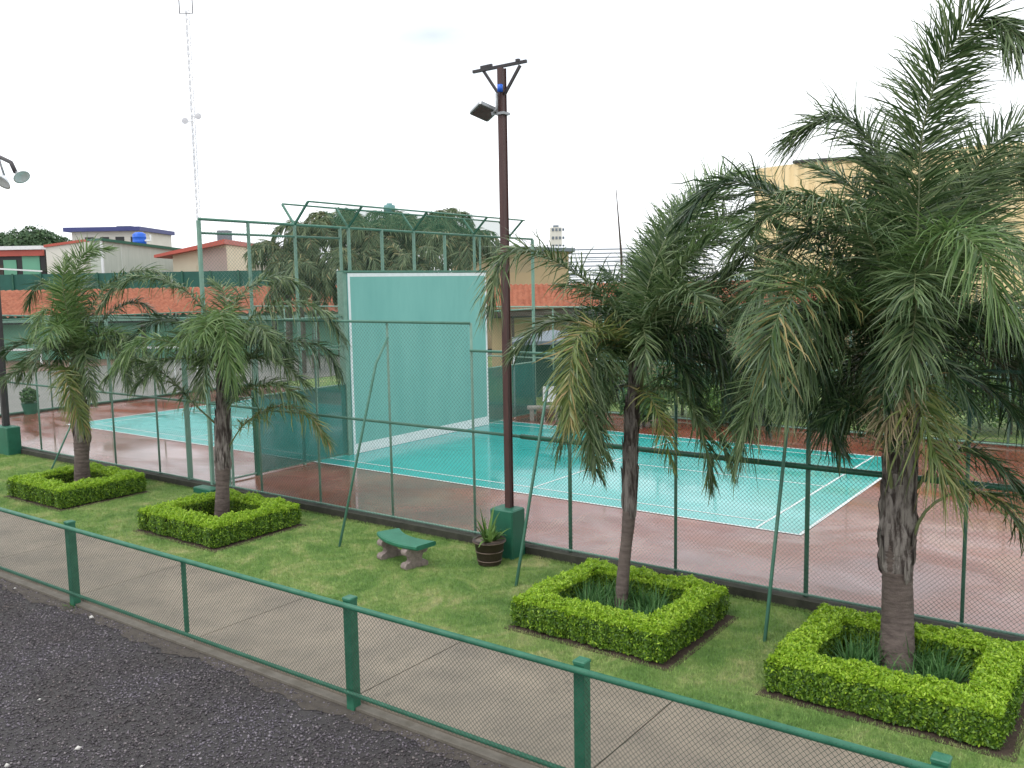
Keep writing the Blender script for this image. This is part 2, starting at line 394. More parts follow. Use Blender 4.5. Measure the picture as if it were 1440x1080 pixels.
# grass blades (stuff)
def blades(n, x0, x1, y0, y1, z, hmin, hmax, w, holes=()):
    x = x0+(x1-x0)*rng.random(n); y = y0+(y1-y0)*rng.random(n)
    keep = np.ones(n, bool)
    for (a, b_, c, d) in holes: keep &= ~((x > a) & (x < b_) & (y > c) & (y < d))
    x, y = x[keep], y[keep]; n = len(x)
    h = hmin+(hmax-hmin)*rng.random(n); a = rng.random(n)*6.28
    l = rng.random(n)*6.28; lean = h*rng.random(n)*1.1
    p = np.stack([x, y, np.full(n, z)], 1)
    d = np.stack([np.cos(a), np.sin(a), np.zeros(n)], 1)*w/2
    tip = p+np.stack([np.cos(l)*lean, np.sin(l)*lean, h], 1)
    v = np.stack([p-d, p+d, tip], 1).reshape(-1, 3)
    return v, np.arange(3*n).reshape(n, 3)
HX = [-2.40, 2.72, 11.35, 14.83]   # hedge centres
HY = -4.86
HW = [2.25, 2.30, 2.18, 2.28]
soil_holes = [(hx-hw/2-.03, hx+hw/2+.10, HY-1.03, HY+.96) for hx, hw in zip(HX, HW)]
v1, f1 = blades(230000, -11, 5, -6.62, -3.1, -.122, .02, .045, .007, soil_holes)
v2, f2 = blades(300000, 5, 18, -6.62, -3.1, -.122, .018, .045, .0055, soil_holes)
tag(fastmesh('grass', (np.concatenate([v1, v2]), np.concatenate([f1, f2+len(v1)])), 3, 'blade'),
    'short mown grass with yellowish patches between the path and the court fence', 'grass', kind='stuff')
b = MB()
for (a, c, d, e) in soil_holes: b.box(a-.05, c+.05, d-.05, e+.03, -.3, -.114)
tag(b.build('soil_beds', 'soil'), kind='structure')

# ------------------------------------------------------------------ chain link
def chainlink(p0, p1, z0, z1, s, r, off=(0, 0)):
    p0 = np.array([p0[0]+off[0], p0[1]+off[1]]); p1 = np.array([p1[0]+off[0], p1[1]+off[1]])
    L = np.linalg.norm(p1-p0); u = (p1-p0)/L; h = z1-z0; nrmv = np.array([-u[1], u[0]])
    V = []; 
    for fam, sg in ((0, 1), (1, -1)):
        starts = np.arange(-h, L+h, s)
        a0 = starts; a1 = starts+sg*h
        t0 = np.zeros(len(a0)); t1 = np.ones(len(a0))
        for lo, hi in ((0, L),):
            d = a1-a0
            ta = (lo-a0)/d; tb = (hi-a0)/d
            tmin = np.minimum(ta, tb); tmax = np.maximum(ta, tb)
            t0 = np.maximum(t0, tmin); t1 = np.minimum(t1, tmax)
        k = t1 > t0+1e-3
        a0, a1, t0, t1 = a0[k], a1[k], t0[k], t1[k]
        A = a0+(a1-a0)*t0; B = a0+(a1-a0)*t1; ZA = z0+h*t0; ZB = z0+h*t1
        for (aa, zz) in ((A, ZA), (B, ZB)):
            for q in range(3):
                an = q*2.0944
                du = math.cos(an)*r*.707*(-sg); dz = math.cos(an)*r*.707; dn = math.sin(an)*r+(r if fam else -r)*1.0
                P = np.stack([p0[0]+u[0]*(aa+du)+nrmv[0]*dn, p0[1]+u[1]*(aa+du)+nrmv[1]*dn, zz+dz], 1)
                V.append((fam, P))
    verts = []; faces = []; off_ = 0
    for fam in (0, 1):
        Ps = [P for f_, P in V if f_ == fam]
        n = len(Ps[0]); A = np.stack(Ps, 1)      # n,6,3
        verts.append(A.reshape(-1, 3))
        base = off_+6*np.arange(n)[:, None]
        for q in range(3):
            faces.append(np.concatenate([base+q, base+(q+1) % 3, base+3+(q+1) % 3, base+3+q], 1))
        off_ += 6*n
    return np.concatenate(verts), np.concatenate(faces)

# low foreground fence
lf = thing('low_fence', 'waist high green chain link fence along the near edge of the concrete path', 'fence', (0, -8.57, -.15))
def part_fast(name, vf, m, parent, label=None, mi=None):
    L = np.array(parent.location); p = parent.parent
    while p is not None: L = L+np.array(p.location); p = p.parent
    o = fastmesh(name, (vf[0]-L, vf[1]), 4, m, parent, mi)
    if label: o['label'] = label
    return o
for x in (-7.3, -1.4, 4.37, 10.12, 13.03, 15.95, 18.9):
    b = MB(); b.bevbox(x-.055, x+.055, -8.625, -8.515, -.22, 1.055, .004); b.bevbox(x-.062, x+.062, -8.632, -8.508, 1.056, 1.085, .008)
    part(b, 'post', 'lowsteel', lf)
for x in (-4.3, 1.5, 7.12):
    b = MB(); b.bevbox(x-.024, x+.024, -8.60, -8.555, .03, 1.0, .003); part(b, 'post', 'lowsteel', lf, label='thin post of the low green fence')
for z, r, n_ in ((1.02, .032, 'top_rail'), (.055, .024, 'bottom_rail')):
    b = MB(); b.tube([(-9, -8.665, z), (19.5, -8.665, z)], r, 12); part(b, n_, 'lowsteel', lf, True)
part_fast('chain_link_mesh', chainlink((-9, -8.692), (19.5, -8.692), .03, 1.035, .051, .0020), 'wirelow', lf)
# loose end of wire tie on post
# court fence
cf = thing('court_fence', 'tall green chain link fence along the near side of the turquoise court', 'fence', (0, -2.95, 0))
FP = [-9.85, -7.8, -5.95, -4.1, -2.2, 1.55, 3.38, 5.37, 7.35, 9.33, 11.2, 13.17, 15.13, 17.1, 19.1]
for x in FP:
    zt = 3.71 if x < 7.5 else 3.24
    r = .032 if x in (9.33, 13.17) else .024
    b = MB(); b.tube([(x, -2.95, -.1), (x, -2.95, zt)], r, 8); part(b, 'post', 'steel' if x > 8.5 else 'steelpale', cf, True)
for x in (-1.0, .46, .58):
    b = MB(); r = .045 if x < 0 else .022; b.bevbox(x-r, x+r, -2.95-r, -2.95+r, -.1, 3.68, .003); part(b, 'post', 'steelpale', cf)
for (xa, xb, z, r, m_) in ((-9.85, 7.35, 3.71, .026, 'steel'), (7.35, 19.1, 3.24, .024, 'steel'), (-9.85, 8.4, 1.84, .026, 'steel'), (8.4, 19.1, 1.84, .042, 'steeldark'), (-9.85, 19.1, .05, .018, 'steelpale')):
    b = MB(); b.tube([(xa, -2.985, z), (xb, -2.985, z)], r, 8); part(b, 'rail', m_, cf, True)
b = MB(); b.tube([(7.35, -2.95, 3.24), (7.35, -2.95, 3.72)], .03, 8)
for (tx, bz, tz, bend) in ((5.42, (5.59, -4.54), 3.2, (5.40, -3.3, 2.96)), (9.0, (9.35, -4.51), 2.75, None), (12.92, (13.16, -4.47), 2.5, None), (-5.85, (-5.5, -3.9), 1.0, None), (-9.3, (-9.95, -4.2), 1.85, None)):
    b = MB(); pts = [(bz[0], bz[1], -.14), bend or (tx, -3.06, tz), (tx, -2.99, tz+(.22 if bend else .05))]
    b.tube(pts, .024, 8); part(b, 'brace', 'steel', cf, True, 'slanting pipe brace of the court fence set in the grass')
ml = chainlink((-9.85, -3.02), (7.35, -3.02), .03, 3.70, .078, .0022); mr = chainlink((7.36, -3.02), (19.1, -3.02), .03, 3.24, .062, .0020)
part_fast('chain_link_mesh', (np.concatenate([ml[0], mr[0]]), np.concatenate([ml[1], mr[1]+len(ml[0])])), 'wire', cf)
# far and end fences
ff = thing('far_fence', 'green chain link fence along the far side of the court in front of the garden', 'fence', (0, 10.75, 0))
for x in np.arange(-15.9, 23, 1.98):
    b = MB(); b.tube([(x, 10.75, 0), (x, 10.75, 3.55)], .028, 6); part(b, 'post', 'steelpale', ff, True)
for z in (3.53, 1.77, .06):
    b = MB(); b.tube([(-16, 10.72, z), (23, 10.72, z)], .026, 6); part(b, 'rail', 'steelpale', ff, True)
part_fast('chain_link_mesh', chainlink((-16, 10.70), (23, 10.70), .03, 3.52, .11, .0024), 'wirefar', ff)
ef = thing('end_fence', 'green chain link fence across the left end of the court', 'fence', (-16, 4, 0))
for y in np.arange(-2.9, 10.7, 2.25):
    b = MB(); b.tube([(-16.08, y, 0), (-16.08, y, 3.4)], .028, 6); part(b, 'post', 'steelpale', ef, True)
for z in (3.38, .08):
    b = MB(); b.tube([(-16.04, -2.9, z), (-16.04, 10.7, z)], .026, 6); part(b, 'rail', 'steel', ef, True)
part_fast('chain_link_mesh', chainlink((-16.02, -2.9), (-16.02, 10.7), .05, 3.38, .12, .0024), 'wirefar', ef)

# ------------------------------------------------------------------ practice wall + frame
pw = thing('practice_wall', 'tall sea green hitting wall with white border standing across the middle of the court', 'wall', (0, 4.1, 0))
b = MB(); b.bevbox(-.22, 0, 1.22, 7.0, .0, 4.70, .01); part(b, 'panel', 'courtwall', pw)
b = MB(); b.box(.0, .004, 1.235, 1.31, .0, 4.69); b.box(.0, .004, 6.92, 6.995, 0, 4.69); b.box(.0, .004, 1.31, 6.92, 4.60, 4.69); part(b, 'border_line', 'white', pw)
b = MB(); b.box(.0, .006, 1.31, 6.92, .012, .27); part(b, 'base_stripe', 'white', pw)
b = MB(); b.bevbox(-.24, -.02, 1.08, 1.218, 0, 4.72, .008); part(b, 'edge_post', 'steelpale', pw)
b = MB(); b.box(-.24, .02, 1.1, 7.02, 4.71, 4.76); part(b, 'top_rail', 'steel', pw)
fr = thing('ball_stop_frame', 'tall green steel frame with outward angled top arms and netting rising over the hitting wall', 'frame', (-.1, 4, 0))
for y, z0, r in ((-3.0, -.1, .037), (-1.7, 0, .03), (-.34, 0, .03), (1.13, 4.76, .03), (1.42, 4.76, .034), (2.62, 4.76, .034), (3.88, 4.76, .034), (5.2, 4.76, .034), (6.57, 4.76, .032), (6.85, 4.76, .026), (8.2, 0, .04), (9.65, 0, .04)):
    b = MB(); b.bevbox(-.1-r, -.1+r, y-r, y+r, z0, 5.84 if y < 5 else 5.77, .004)
    part(b, 'post', 'steelpale', fr)
for y0, y1, z, z1, r in ((-3.0, 9.65, 5.87, 5.78, .032), (-3.0, 1.13, 5.57, 5.57, .026), (-3.0, 1.08, 2.85, 2.85, .024), (-3.0, 1.08, 3.6, 3.6, .024), (-3.0, 1.08, 1.85, 1.85, .026), (-3.0, 1.08, .05, .05, .024), (7.0, 9.65, 1.74, 1.74, .026), (7.0, 9.65, 3.5, 3.5, .024), (7.0, 9.65, .05, .05, .024)):
    b = MB(); b.tube([(-.1, y0, z), (-.1, y1, z1)], r, 6); part(b, 'rail', 'steelpale' if z < 5 else 'steel', fr, True)
VY = (-.34, 1.42, 3.88, 6.57, 8.4)
for y in VY:
    for sx in (-1, 1):
        zt = 6.36-.006*(y+.34)
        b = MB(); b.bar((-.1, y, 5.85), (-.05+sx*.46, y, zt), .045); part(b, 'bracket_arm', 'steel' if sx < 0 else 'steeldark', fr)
for sx in (-1, 1):
    b = MB(); b.tube([(-.05+sx*.46, -.34, 6.37), (-.05+sx*.46, 8.5, 6.31)], .022, 6); part(b, 'outrigger_rail', 'steel', fr, True)
for sx in (-1, 1):
    b = MB(); x1 = -.05+sx*.455
    b.raw([(-.1, .9, 5.9), (-.1, 8.4, 5.83), (x1, 8.4, 6.30), (x1, .9, 6.35)], [(0, 1, 2, 3)]); part(b, 'shade_netting', 'screentop', fr)
part_fast('ball_netting', chainlink((-.1, -3), (-.1, 9.65), 4.7, 5.82, .085, .0022, (.035, 0)), 'wirefar', fr)
part_fast('chain_link_mesh', chainlink((-.1, -3), (-.1, 1.08), .05, 4.7, .10, .0022, (.035, 0)), 'wirefar', fr)
b = MB(); b.raw([(-.06, -1.72, .07), (-.06, 1.08, .07), (-.06, 1.08, 1.84), (-.06, -1.72, 1.84)], [(0, 1, 2, 3)]); part(b, 'windscreen', 'screen', fr, label='green fabric windscreen left of the wall')
b = MB(); b.raw([(-.06, 7.0, .07), (-.06, 9.65, .07), (-.06, 9.65, 1.72), (-.06, 7.0, 1.72)], [(0, 1, 2, 3)]); part(b, 'windscreen', 'screen', fr, label='green fabric windscreen right of the wall')
b = MB(); b.bevbox(-.16, -.05, -1.80, -1.70, 0, 2.0, .005); part(b, 'screen_post', 'base_green', fr)

# ------------------------------------------------------------------ light poles
lp = thing('light_pole', 'tall rusty brown light pole with crossbar and grey floodlight on a green block', 'light pole', (8.35, -3.29, -.12))
b = MB(); b.bevbox(8.10, 8.56, -3.5, -3.13, -.2, .69, .02); part(b, 'base_block', 'base_green', lp)
b = MB(); x, y = 8.34, -3.27
b.box(x-.050, x+.050, y-.056, y-.046, .69, 7.74); b.box(x-.050, x+.050, y+.046, y+.056, .69, 7.74); b.box(x-.036, x+.036, y-.0455, y+.0455, .69, 7.735)
part(b, 'pole', 'pole', lp)
b = MB(); b.bar((7.83, y-.08, 7.74), (8.78, y+.06, 7.79), .045); b.bar((7.95, y-.03, 7.80), (8.16, y-.01, 7.81), .04); b.box(8.60, 8.66, y+.01, y+.06, 7.80, 7.84); part(b, 'crossbar', 'poledark', lp)
for s_ in (-1, 1):
    b = MB(); b.bar((x+s_*.05, y, 7.33), (x+s_*.33, y+s_*.04, 7.74), .04); part(b, 'crossbar_strut', 'poledark', lp)
b = MB(); b.tube([(x+.03, y-.09, 7.36), (x+.03, y-.09, 7.47)], .045, 10); part(b, 'junction_cap', 'blue', lp, True)
b = MB(); b.tube([(x-.03, y-.10, 7.35), (x-.035, y-.10, 7.10), (x-.09, y-.12, 7.05)], .022, 8); part(b, 'conduit', 'alu', lp, True)
# floodlight head, tipped down towards the court
fl = bpy.data.objects.new('floodlight', None)
b = MB()
hx, hy, hz = 8.02, y-.06, 7.11
nz_ = -nrm(np.array([.10, -.42, -.90])); nx_ = nrm(np.cross([-.62, .35, 0.], nz_)); ny_ = np.cross(nz_, nx_)
def tip(P):
    P = np.asarray(P, float)
    return P[:, :1]*nx_+P[:, 1:2]*ny_+P[:, 2:3]*nz_+np.array([hx, hy, hz])
bb = MB(); bb.bevbox(-.17, .17, -.19, .19, -.03, .045, .025); bb.v = [tip(np.concatenate(bb.v))]
head = part(bb, 'floodlight', 'alu', lp)
bb = MB(); bb.box(-.14, .14, -.16, .16, -.040, -.0315); bb.v = [tip(np.concatenate(bb.v))]; L0 = np.array(lp.location); bb.v = [bb.v[0]-L0]; bb.build('glass', 'glassd', head)
bb = MB(); bb.bar((hx+.15, hy, hz-.06), (x-.07, y, hz-.04), .05); bb.box(x-.085, x+.085, y-.09, y+.09, 7.02, 7.06); part(bb, 'bracket', 'alu', lp)

l2 = thing('light_pole', 'dark light pole with two round floodlights on a green block at the left edge', 'light pole', (-9.05, -3.2, -.12))
b = MB(); b.bevbox(-9.45, -8.62, -3.45, -3.08, -.2, .66, .02); part(b, 'base_block', 'base_green', l2)
b = MB(); b.tube([(-9.08, -3.25, .66), (-8.98, -3.25, 8.0)], .10, 6); part(b, 'pole', 'poledark', l2)
b = MB(); b.tube([(-9.2, -3.25, 7.92), (-8.2, -3.25, 7.90), (-7.65, -3.25, 7.72), (-7.45, -3.25, 7.45)], .055, 6); part(b, 'arm', 'poledark', l2, True)
for (cx, cz, nv, sc) in ((-7.14, 7.30, CR*.60-CU*.74-CF*.30, .72), (-8.3, 7.28, -CR*.35-CU*.80-CF*.48, .95)):
    bb = MB(); bb.lathe([(.04, .20), (.10, .18), (.24, .06), (.29, 0), (.24, .02), (.02, .06)], n=18)
    zz_ = -nrm(nv); xx_ = nrm(np.cross([0, 0, 1.], zz_)); yy_ = np.cross(zz_, xx_); Q = np.concatenate(bb.v)*sc
    bb.v = [Q[:, :1]*xx_+Q[:, 1:2]*yy_+Q[:, 2:3]*zz_+np.array([cx, -3.25, cz])]
    h_ = part(bb, 'floodlight', 'lampwhite', l2, True)
    top = np.array([cx, -3.25, cz])+zz_*.19*sc
    bb = MB(); bb.tube([top, (-7.45 if cx > -7.8 else -8.3, -3.25, 7.46 if cx > -7.8 else 7.90)], .028, 6); part(bb, 'lamp_bracket', 'alu', l2, True)

# ------------------------------------------------------------------ bench, pot, utility box
bn = thing('garden_bench', 'curved green topped concrete garden bench with mottled pink stone legs on the grass', 'bench', (7.1, -4.55, -.12))
def bench():
    b = MB(); n = 16; V = []; f = []
    # curved slab: arc, concave side towards the path
    for i in range(n+1):
        t = -1+2*i/n
        for (r0, zz) in ((-.19, .335), (.19, .335), (.21, .36), (.21, .395), (.185, .41), (-.185, .41), (-.21, .395), (-.21, .36)):
            x = t*.56*(1-.05*r0/.2); yy = r0-.13*(1-t*t)*1.0+.09
            V.append((x, yy, zz))
    for i in range(n):
        for j in range(8): f.append((i*8+j, i*8+(j+1) % 8, (i+1)*8+(j+1) % 8, (i+1)*8+j))
    f.append(tuple(range(8))[::-1]); f.append(tuple(range(n*8, n*8+8)))
    f = [q[::-1] for q in f]
    b.raw(V, f); b.v = [np.concatenate(b.v)]
    a = math.radians(-14); ca, sa = math.cos(a), math.sin(a)
    def rot(mb):
        P = np.concatenate(mb.v); Q = P.copy(); Q[:, 0] = P[:, 0]*ca-P[:, 1]*sa; Q[:, 1] = P[:, 0]*sa+P[:, 1]*ca; mb.v = [Q]; return mb
    rot(b).build('seat', 'benchtop', bn)
    for s_ in (-1, 1):
        m = MB()
        # scrolled pedestal: side profile extruded
        prof = [(-.17, 0), (.17, 0), (.18, .05), (.14, .09), (.10, .13), (.11, .19), (.15, .25), (.17, .30), (.16, .334), (-.16, .334), (-.19, .30), (-.18, .23), (-.12, .18), (-.11, .13), (-.16, .10), (-.20, .05)]
        V = [(s_*.36-.055, y_, z_) for y_, z_ in prof]+[(s_*.36+.055, y_, z_) for y_, z_ in prof]
        k = len(prof); f = [tuple(range(k)), tuple(range(2*k-1, k-1, -1))]+[(i, i+k, (i+1) % k+k, (i+1) % k) for i in range(k)]
        m.raw(V, f)
        for (yy, zz, rr) in ((-.17, .045, .062), (.15, .045, .062), (-.16, .275, .06), (.15, .285, .055)):
            m.tube([(s_*.36-.07, yy, zz), (s_*.36+.07, yy, zz)], rr, 12)
        rot(m).build('leg', 'stone', bn)
bench()
potk = 1.13
pt = thing('flower_pot', 'round dark brown pot with pale bands and a young palm beside the light pole block', 'plant pot', (8.36, -3.86, -.12))
b = MB(); b.lathe([(.155, 0), (.165, .02), (.215, .33), (.235, .335), (.238, .37), (.205, .372), (.195, .33), (.02, .325)], n=28); b.build('pot', 'potbrown', pt, True)
for z, r in ((.075, .180), (.205, .201), (.345, .240)):
    b = MB(); b.lathe([(r-.012, -.008), (r, -.006), (r, .006), (r-.012, .008)], (0, 0, z), n=28); b.build('band', 'potband', pt, True)
b = MB(); b.lathe([(.19, .31), (.19, .332), (.02, .345)], n=20); b.build('soil', 'soil', pt)
def straps(n, c, L, w, rad, elev, droop, col, name, parent=None, seg=5, spread=.1):
    """arching strap leaves from a clump centre"""
    k = seg+1; t = np.linspace(0, 1, k)
    a = rng.random(n)*6.28; e = np.radians(elev[0]+(elev[1]-elev[0])*rng.random(n)); l = L*(.6+.6*rng.random(n))
    d = np.stack([np.cos(a)*np.cos(e), np.sin(a)*np.cos(e), np.sin(e)], 1)
    base = np.asarray(c)+np.stack([np.cos(a), np.sin(a), np.zeros(n)], 1)*(rad*rng.random(n))[:, None]
    P = base[:, None]+d[:, None]*(l[:, None]*t)[..., None]; P[..., 2] -= (l[:, None]*droop*(.5+rng.random(n))[:, None]*t**2.2)
    side = np.stack([-np.sin(a), np.cos(a), np.zeros(n)], 1)
    ww = (w*np.interp(t, [0, .3, 1], [.7, 1, .08]))[None, :, None]*side[:, None]/2
    V = np.stack([P-ww, P+ww], 2).reshape(-1, 3)
    i = np.arange(seg); q = np.stack([2*i, 2*i+1, 2*i+3, 2*i+2], 1)
    F = (q[None]+(2*k)*np.arange(n)[:, None, None]).reshape(-1, 4)
    return V, F
V, F = straps(9, (-.04, .0, .33), .55, .05, .04, (62, 84), .22, 'lily', 'x'); 
V2, F2 = straps(22, (.03, -.02, .33), .42, .07, .07, (30, 72), .40, 'lily', 'x')
pt.scale = (potk, potk, potk)
o = fastmesh('plant', (np.concatenate([V, V2]), np.concatenate([F, F2+len(V)])), 4, 'bushlight', pt)
ub = thing('utility_cover', 'small flat green utility box behind the second hedge beside the fence', 'utility box', (0, -3.15, -.12))
b = MB(); b.bevbox(-.32, .32, -.22, .12, -.05, .13, .02); b.build('cover', 'base_green', ub)

# ------------------------------------------------------------------ hedges
def hedge_mesh(name, W, D, H, t, n, seedv):
    r = np.random.default_rng(seedv)
    HWs, HDs = W/2, D/2; IW, ID = W/2-t, D/2-t
    aO = 4*(HWs+HDs)*H; aI = 4*(IW+ID)*H; aT = (4*HWs*HDs-4*IW*ID)*1.35
    k = r.choice(3, n, p=np.array([aO, aI, aT])/(aO+aI+aT))
    x = np.zeros(n); y = np.zeros(n); z = np.zeros(n); nx = np.zeros(n); ny = np.zeros(n); nz = np.zeros(n)
    for kk, (w_, d_, sgn) in enumerate(((HWs, HDs, 1), (IW, ID, -1))):
        m = k == kk; c = m.sum(); u = r.random(c)*4*(w_+d_); v = r.random(c)
        side = np.where(u < 2*w_, 0, np.where(u < 4*w_, 1, np.where(u < 4*w_+2*d_, 2, 3)))
        q = np.where(side < 2, (u % (2*w_))-w_, ((u-4*w_) % (2*d_))-d_)
        x[m] = np.where(side < 2, q, np.where(side == 2, -w_, w_)); y[m] = np.where(side < 2, np.where(side == 0, -d_, d_), q)
        nx[m] = np.where(side < 2, 0, np.where(side == 2, -1, 1))*sgn; ny[m] = np.where(side < 2, np.where(side == 0, -1, 1), 0)*sgn
        z[m] = v*H; nz[m] = .2
    m = k == 2; c = m.sum(); cx, cy = [], []
    tot = 0
    while tot < c:
        xx = (r.random(4*c)*2-1)*HWs; yy = (r.random(4*c)*2-1)*HDs; ok = (np.abs(xx) > IW) | (np.abs(yy) > ID)
        cx.append(xx[ok]); cy.append(yy[ok]); tot += ok.sum()
    x[m] = np.concatenate(cx)[:c]; y[m] = np.concatenate(cy)[:c]; z[m] = H; nz[m] = 1
    # rounded outer shoulders, uneven clipping
    lump = .020*np.sin(x*8.1+y*5.3+seedv)+.016*np.sin(x*19+1.3*seedv)*np.cos(y*17)+.012*np.sin(41*x+37*y)+.012*np.sin(23*z+9*x+7*y)
    edge = np.minimum(HWs-np.abs(x), HDs-np.abs(y)); z = z-np.where(k == 2, .05*np.exp(-np.maximum(edge, 0)/.04), 0)
    tuck = np.where(k == 0, .05*np.clip(z/H-.7, 0, 1)/.3+.05*np.clip(.25-z/H, 0, 1), 0)
    N = nrm(np.stack([nx, ny, nz], 1)+r.normal(0, .30, (n, 3)))
    jit = lump+np.abs(r.normal(0, .018, n))*np.where(r.random(n) < .5, 1, -1.2)
    P = np.stack([x-nx*tuck, y-ny*tuck, z+.02], 1)+np.stack([nx, ny, nz], 1)*jit[:, None]
    L = .013+.014*r.random(n); wd = L*.62
    T = nrm(np.cross(N, r.normal(0, 1, (n, 3)))+N*.8*r.random(n)[:, None]+np.array([0, 0, .25])); S = nrm(np.cross(T, N))
    bend = N*(L*.22)[:, None]
    V = np.stack([P-T*L[:, None], P+S*(wd*.75)[:, None]+bend*.6, P+T*L[:, None], P-S*(wd*.75)[:, None]+bend*.6], 1).reshape(-1, 3)
    F = np.arange(4*n).reshape(n, 4)
    F = np.concatenate([F[:, [0, 1, 2]], F[:, [0, 2, 3]]])
    mi = ((z < H*.86) & (r.random(n) < .92)).astype(int)  # most leaves below the top take the side-shaded colour
    return V, F, np.concatenate([mi, mi])
hl = ['square lime green box hedge round the farthest left palm',
      'square lime green box hedge round the second palm from the left',
      'square lime green box hedge round the thin trunked palm right of the light pole',
      'large square lime green box hedge round the thick trunked palm in the near right corner']
for i, (hx, hw) in enumerate(zip(HX, HW)):
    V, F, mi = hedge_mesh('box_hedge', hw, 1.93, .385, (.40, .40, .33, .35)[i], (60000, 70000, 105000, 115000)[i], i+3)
    h = thing('box_hedge', hl[i], 'hedge', (hx, HY, -.11), 'square box hedges round the four palms')
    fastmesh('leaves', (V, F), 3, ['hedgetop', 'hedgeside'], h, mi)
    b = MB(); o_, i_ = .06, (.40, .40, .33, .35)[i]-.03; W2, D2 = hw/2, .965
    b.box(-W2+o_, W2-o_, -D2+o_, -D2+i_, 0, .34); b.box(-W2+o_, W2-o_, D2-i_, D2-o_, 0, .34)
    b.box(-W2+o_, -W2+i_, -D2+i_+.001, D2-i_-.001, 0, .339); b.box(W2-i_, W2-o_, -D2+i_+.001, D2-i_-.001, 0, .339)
    b.build('shade_core', 'hedgecore', h)  # added dark boxes that stop light passing through the leaves
# strappy plants inside the two near hedges
lily_spots = []
for hi, n_ in ((2, 12), (3, 12)):
    for k in range(n_):
        ang = 6.28*k/n_+.3
        lily_spots.append((HX[hi]+.50*math.cos(ang)+random.uniform(-.07, .07), HY+.03+.38*math.sin(ang)+random.uniform(-.05, .05), hi))
for j, (x, y, hi) in enumerate(lily_spots):
    V, F = straps(90, (0, 0, 0), .60, .017, .12, (40, 86), .42, 'lily', 'x')
    o = fastmesh('lily_clump', (V, F), 4, 'lily'); o.location = (x, y, -.1)
    tag(o, ('dark strappy leaved clump growing inside the hedge round the thin trunked palm' if hi == 2 else 'dark strappy leaved clump growing inside the hedge of the thick trunked near right palm'),
        'plant', 'strappy clumps inside the thin palm hedge' if hi == 2 else 'strappy clumps inside the thick palm hedge')

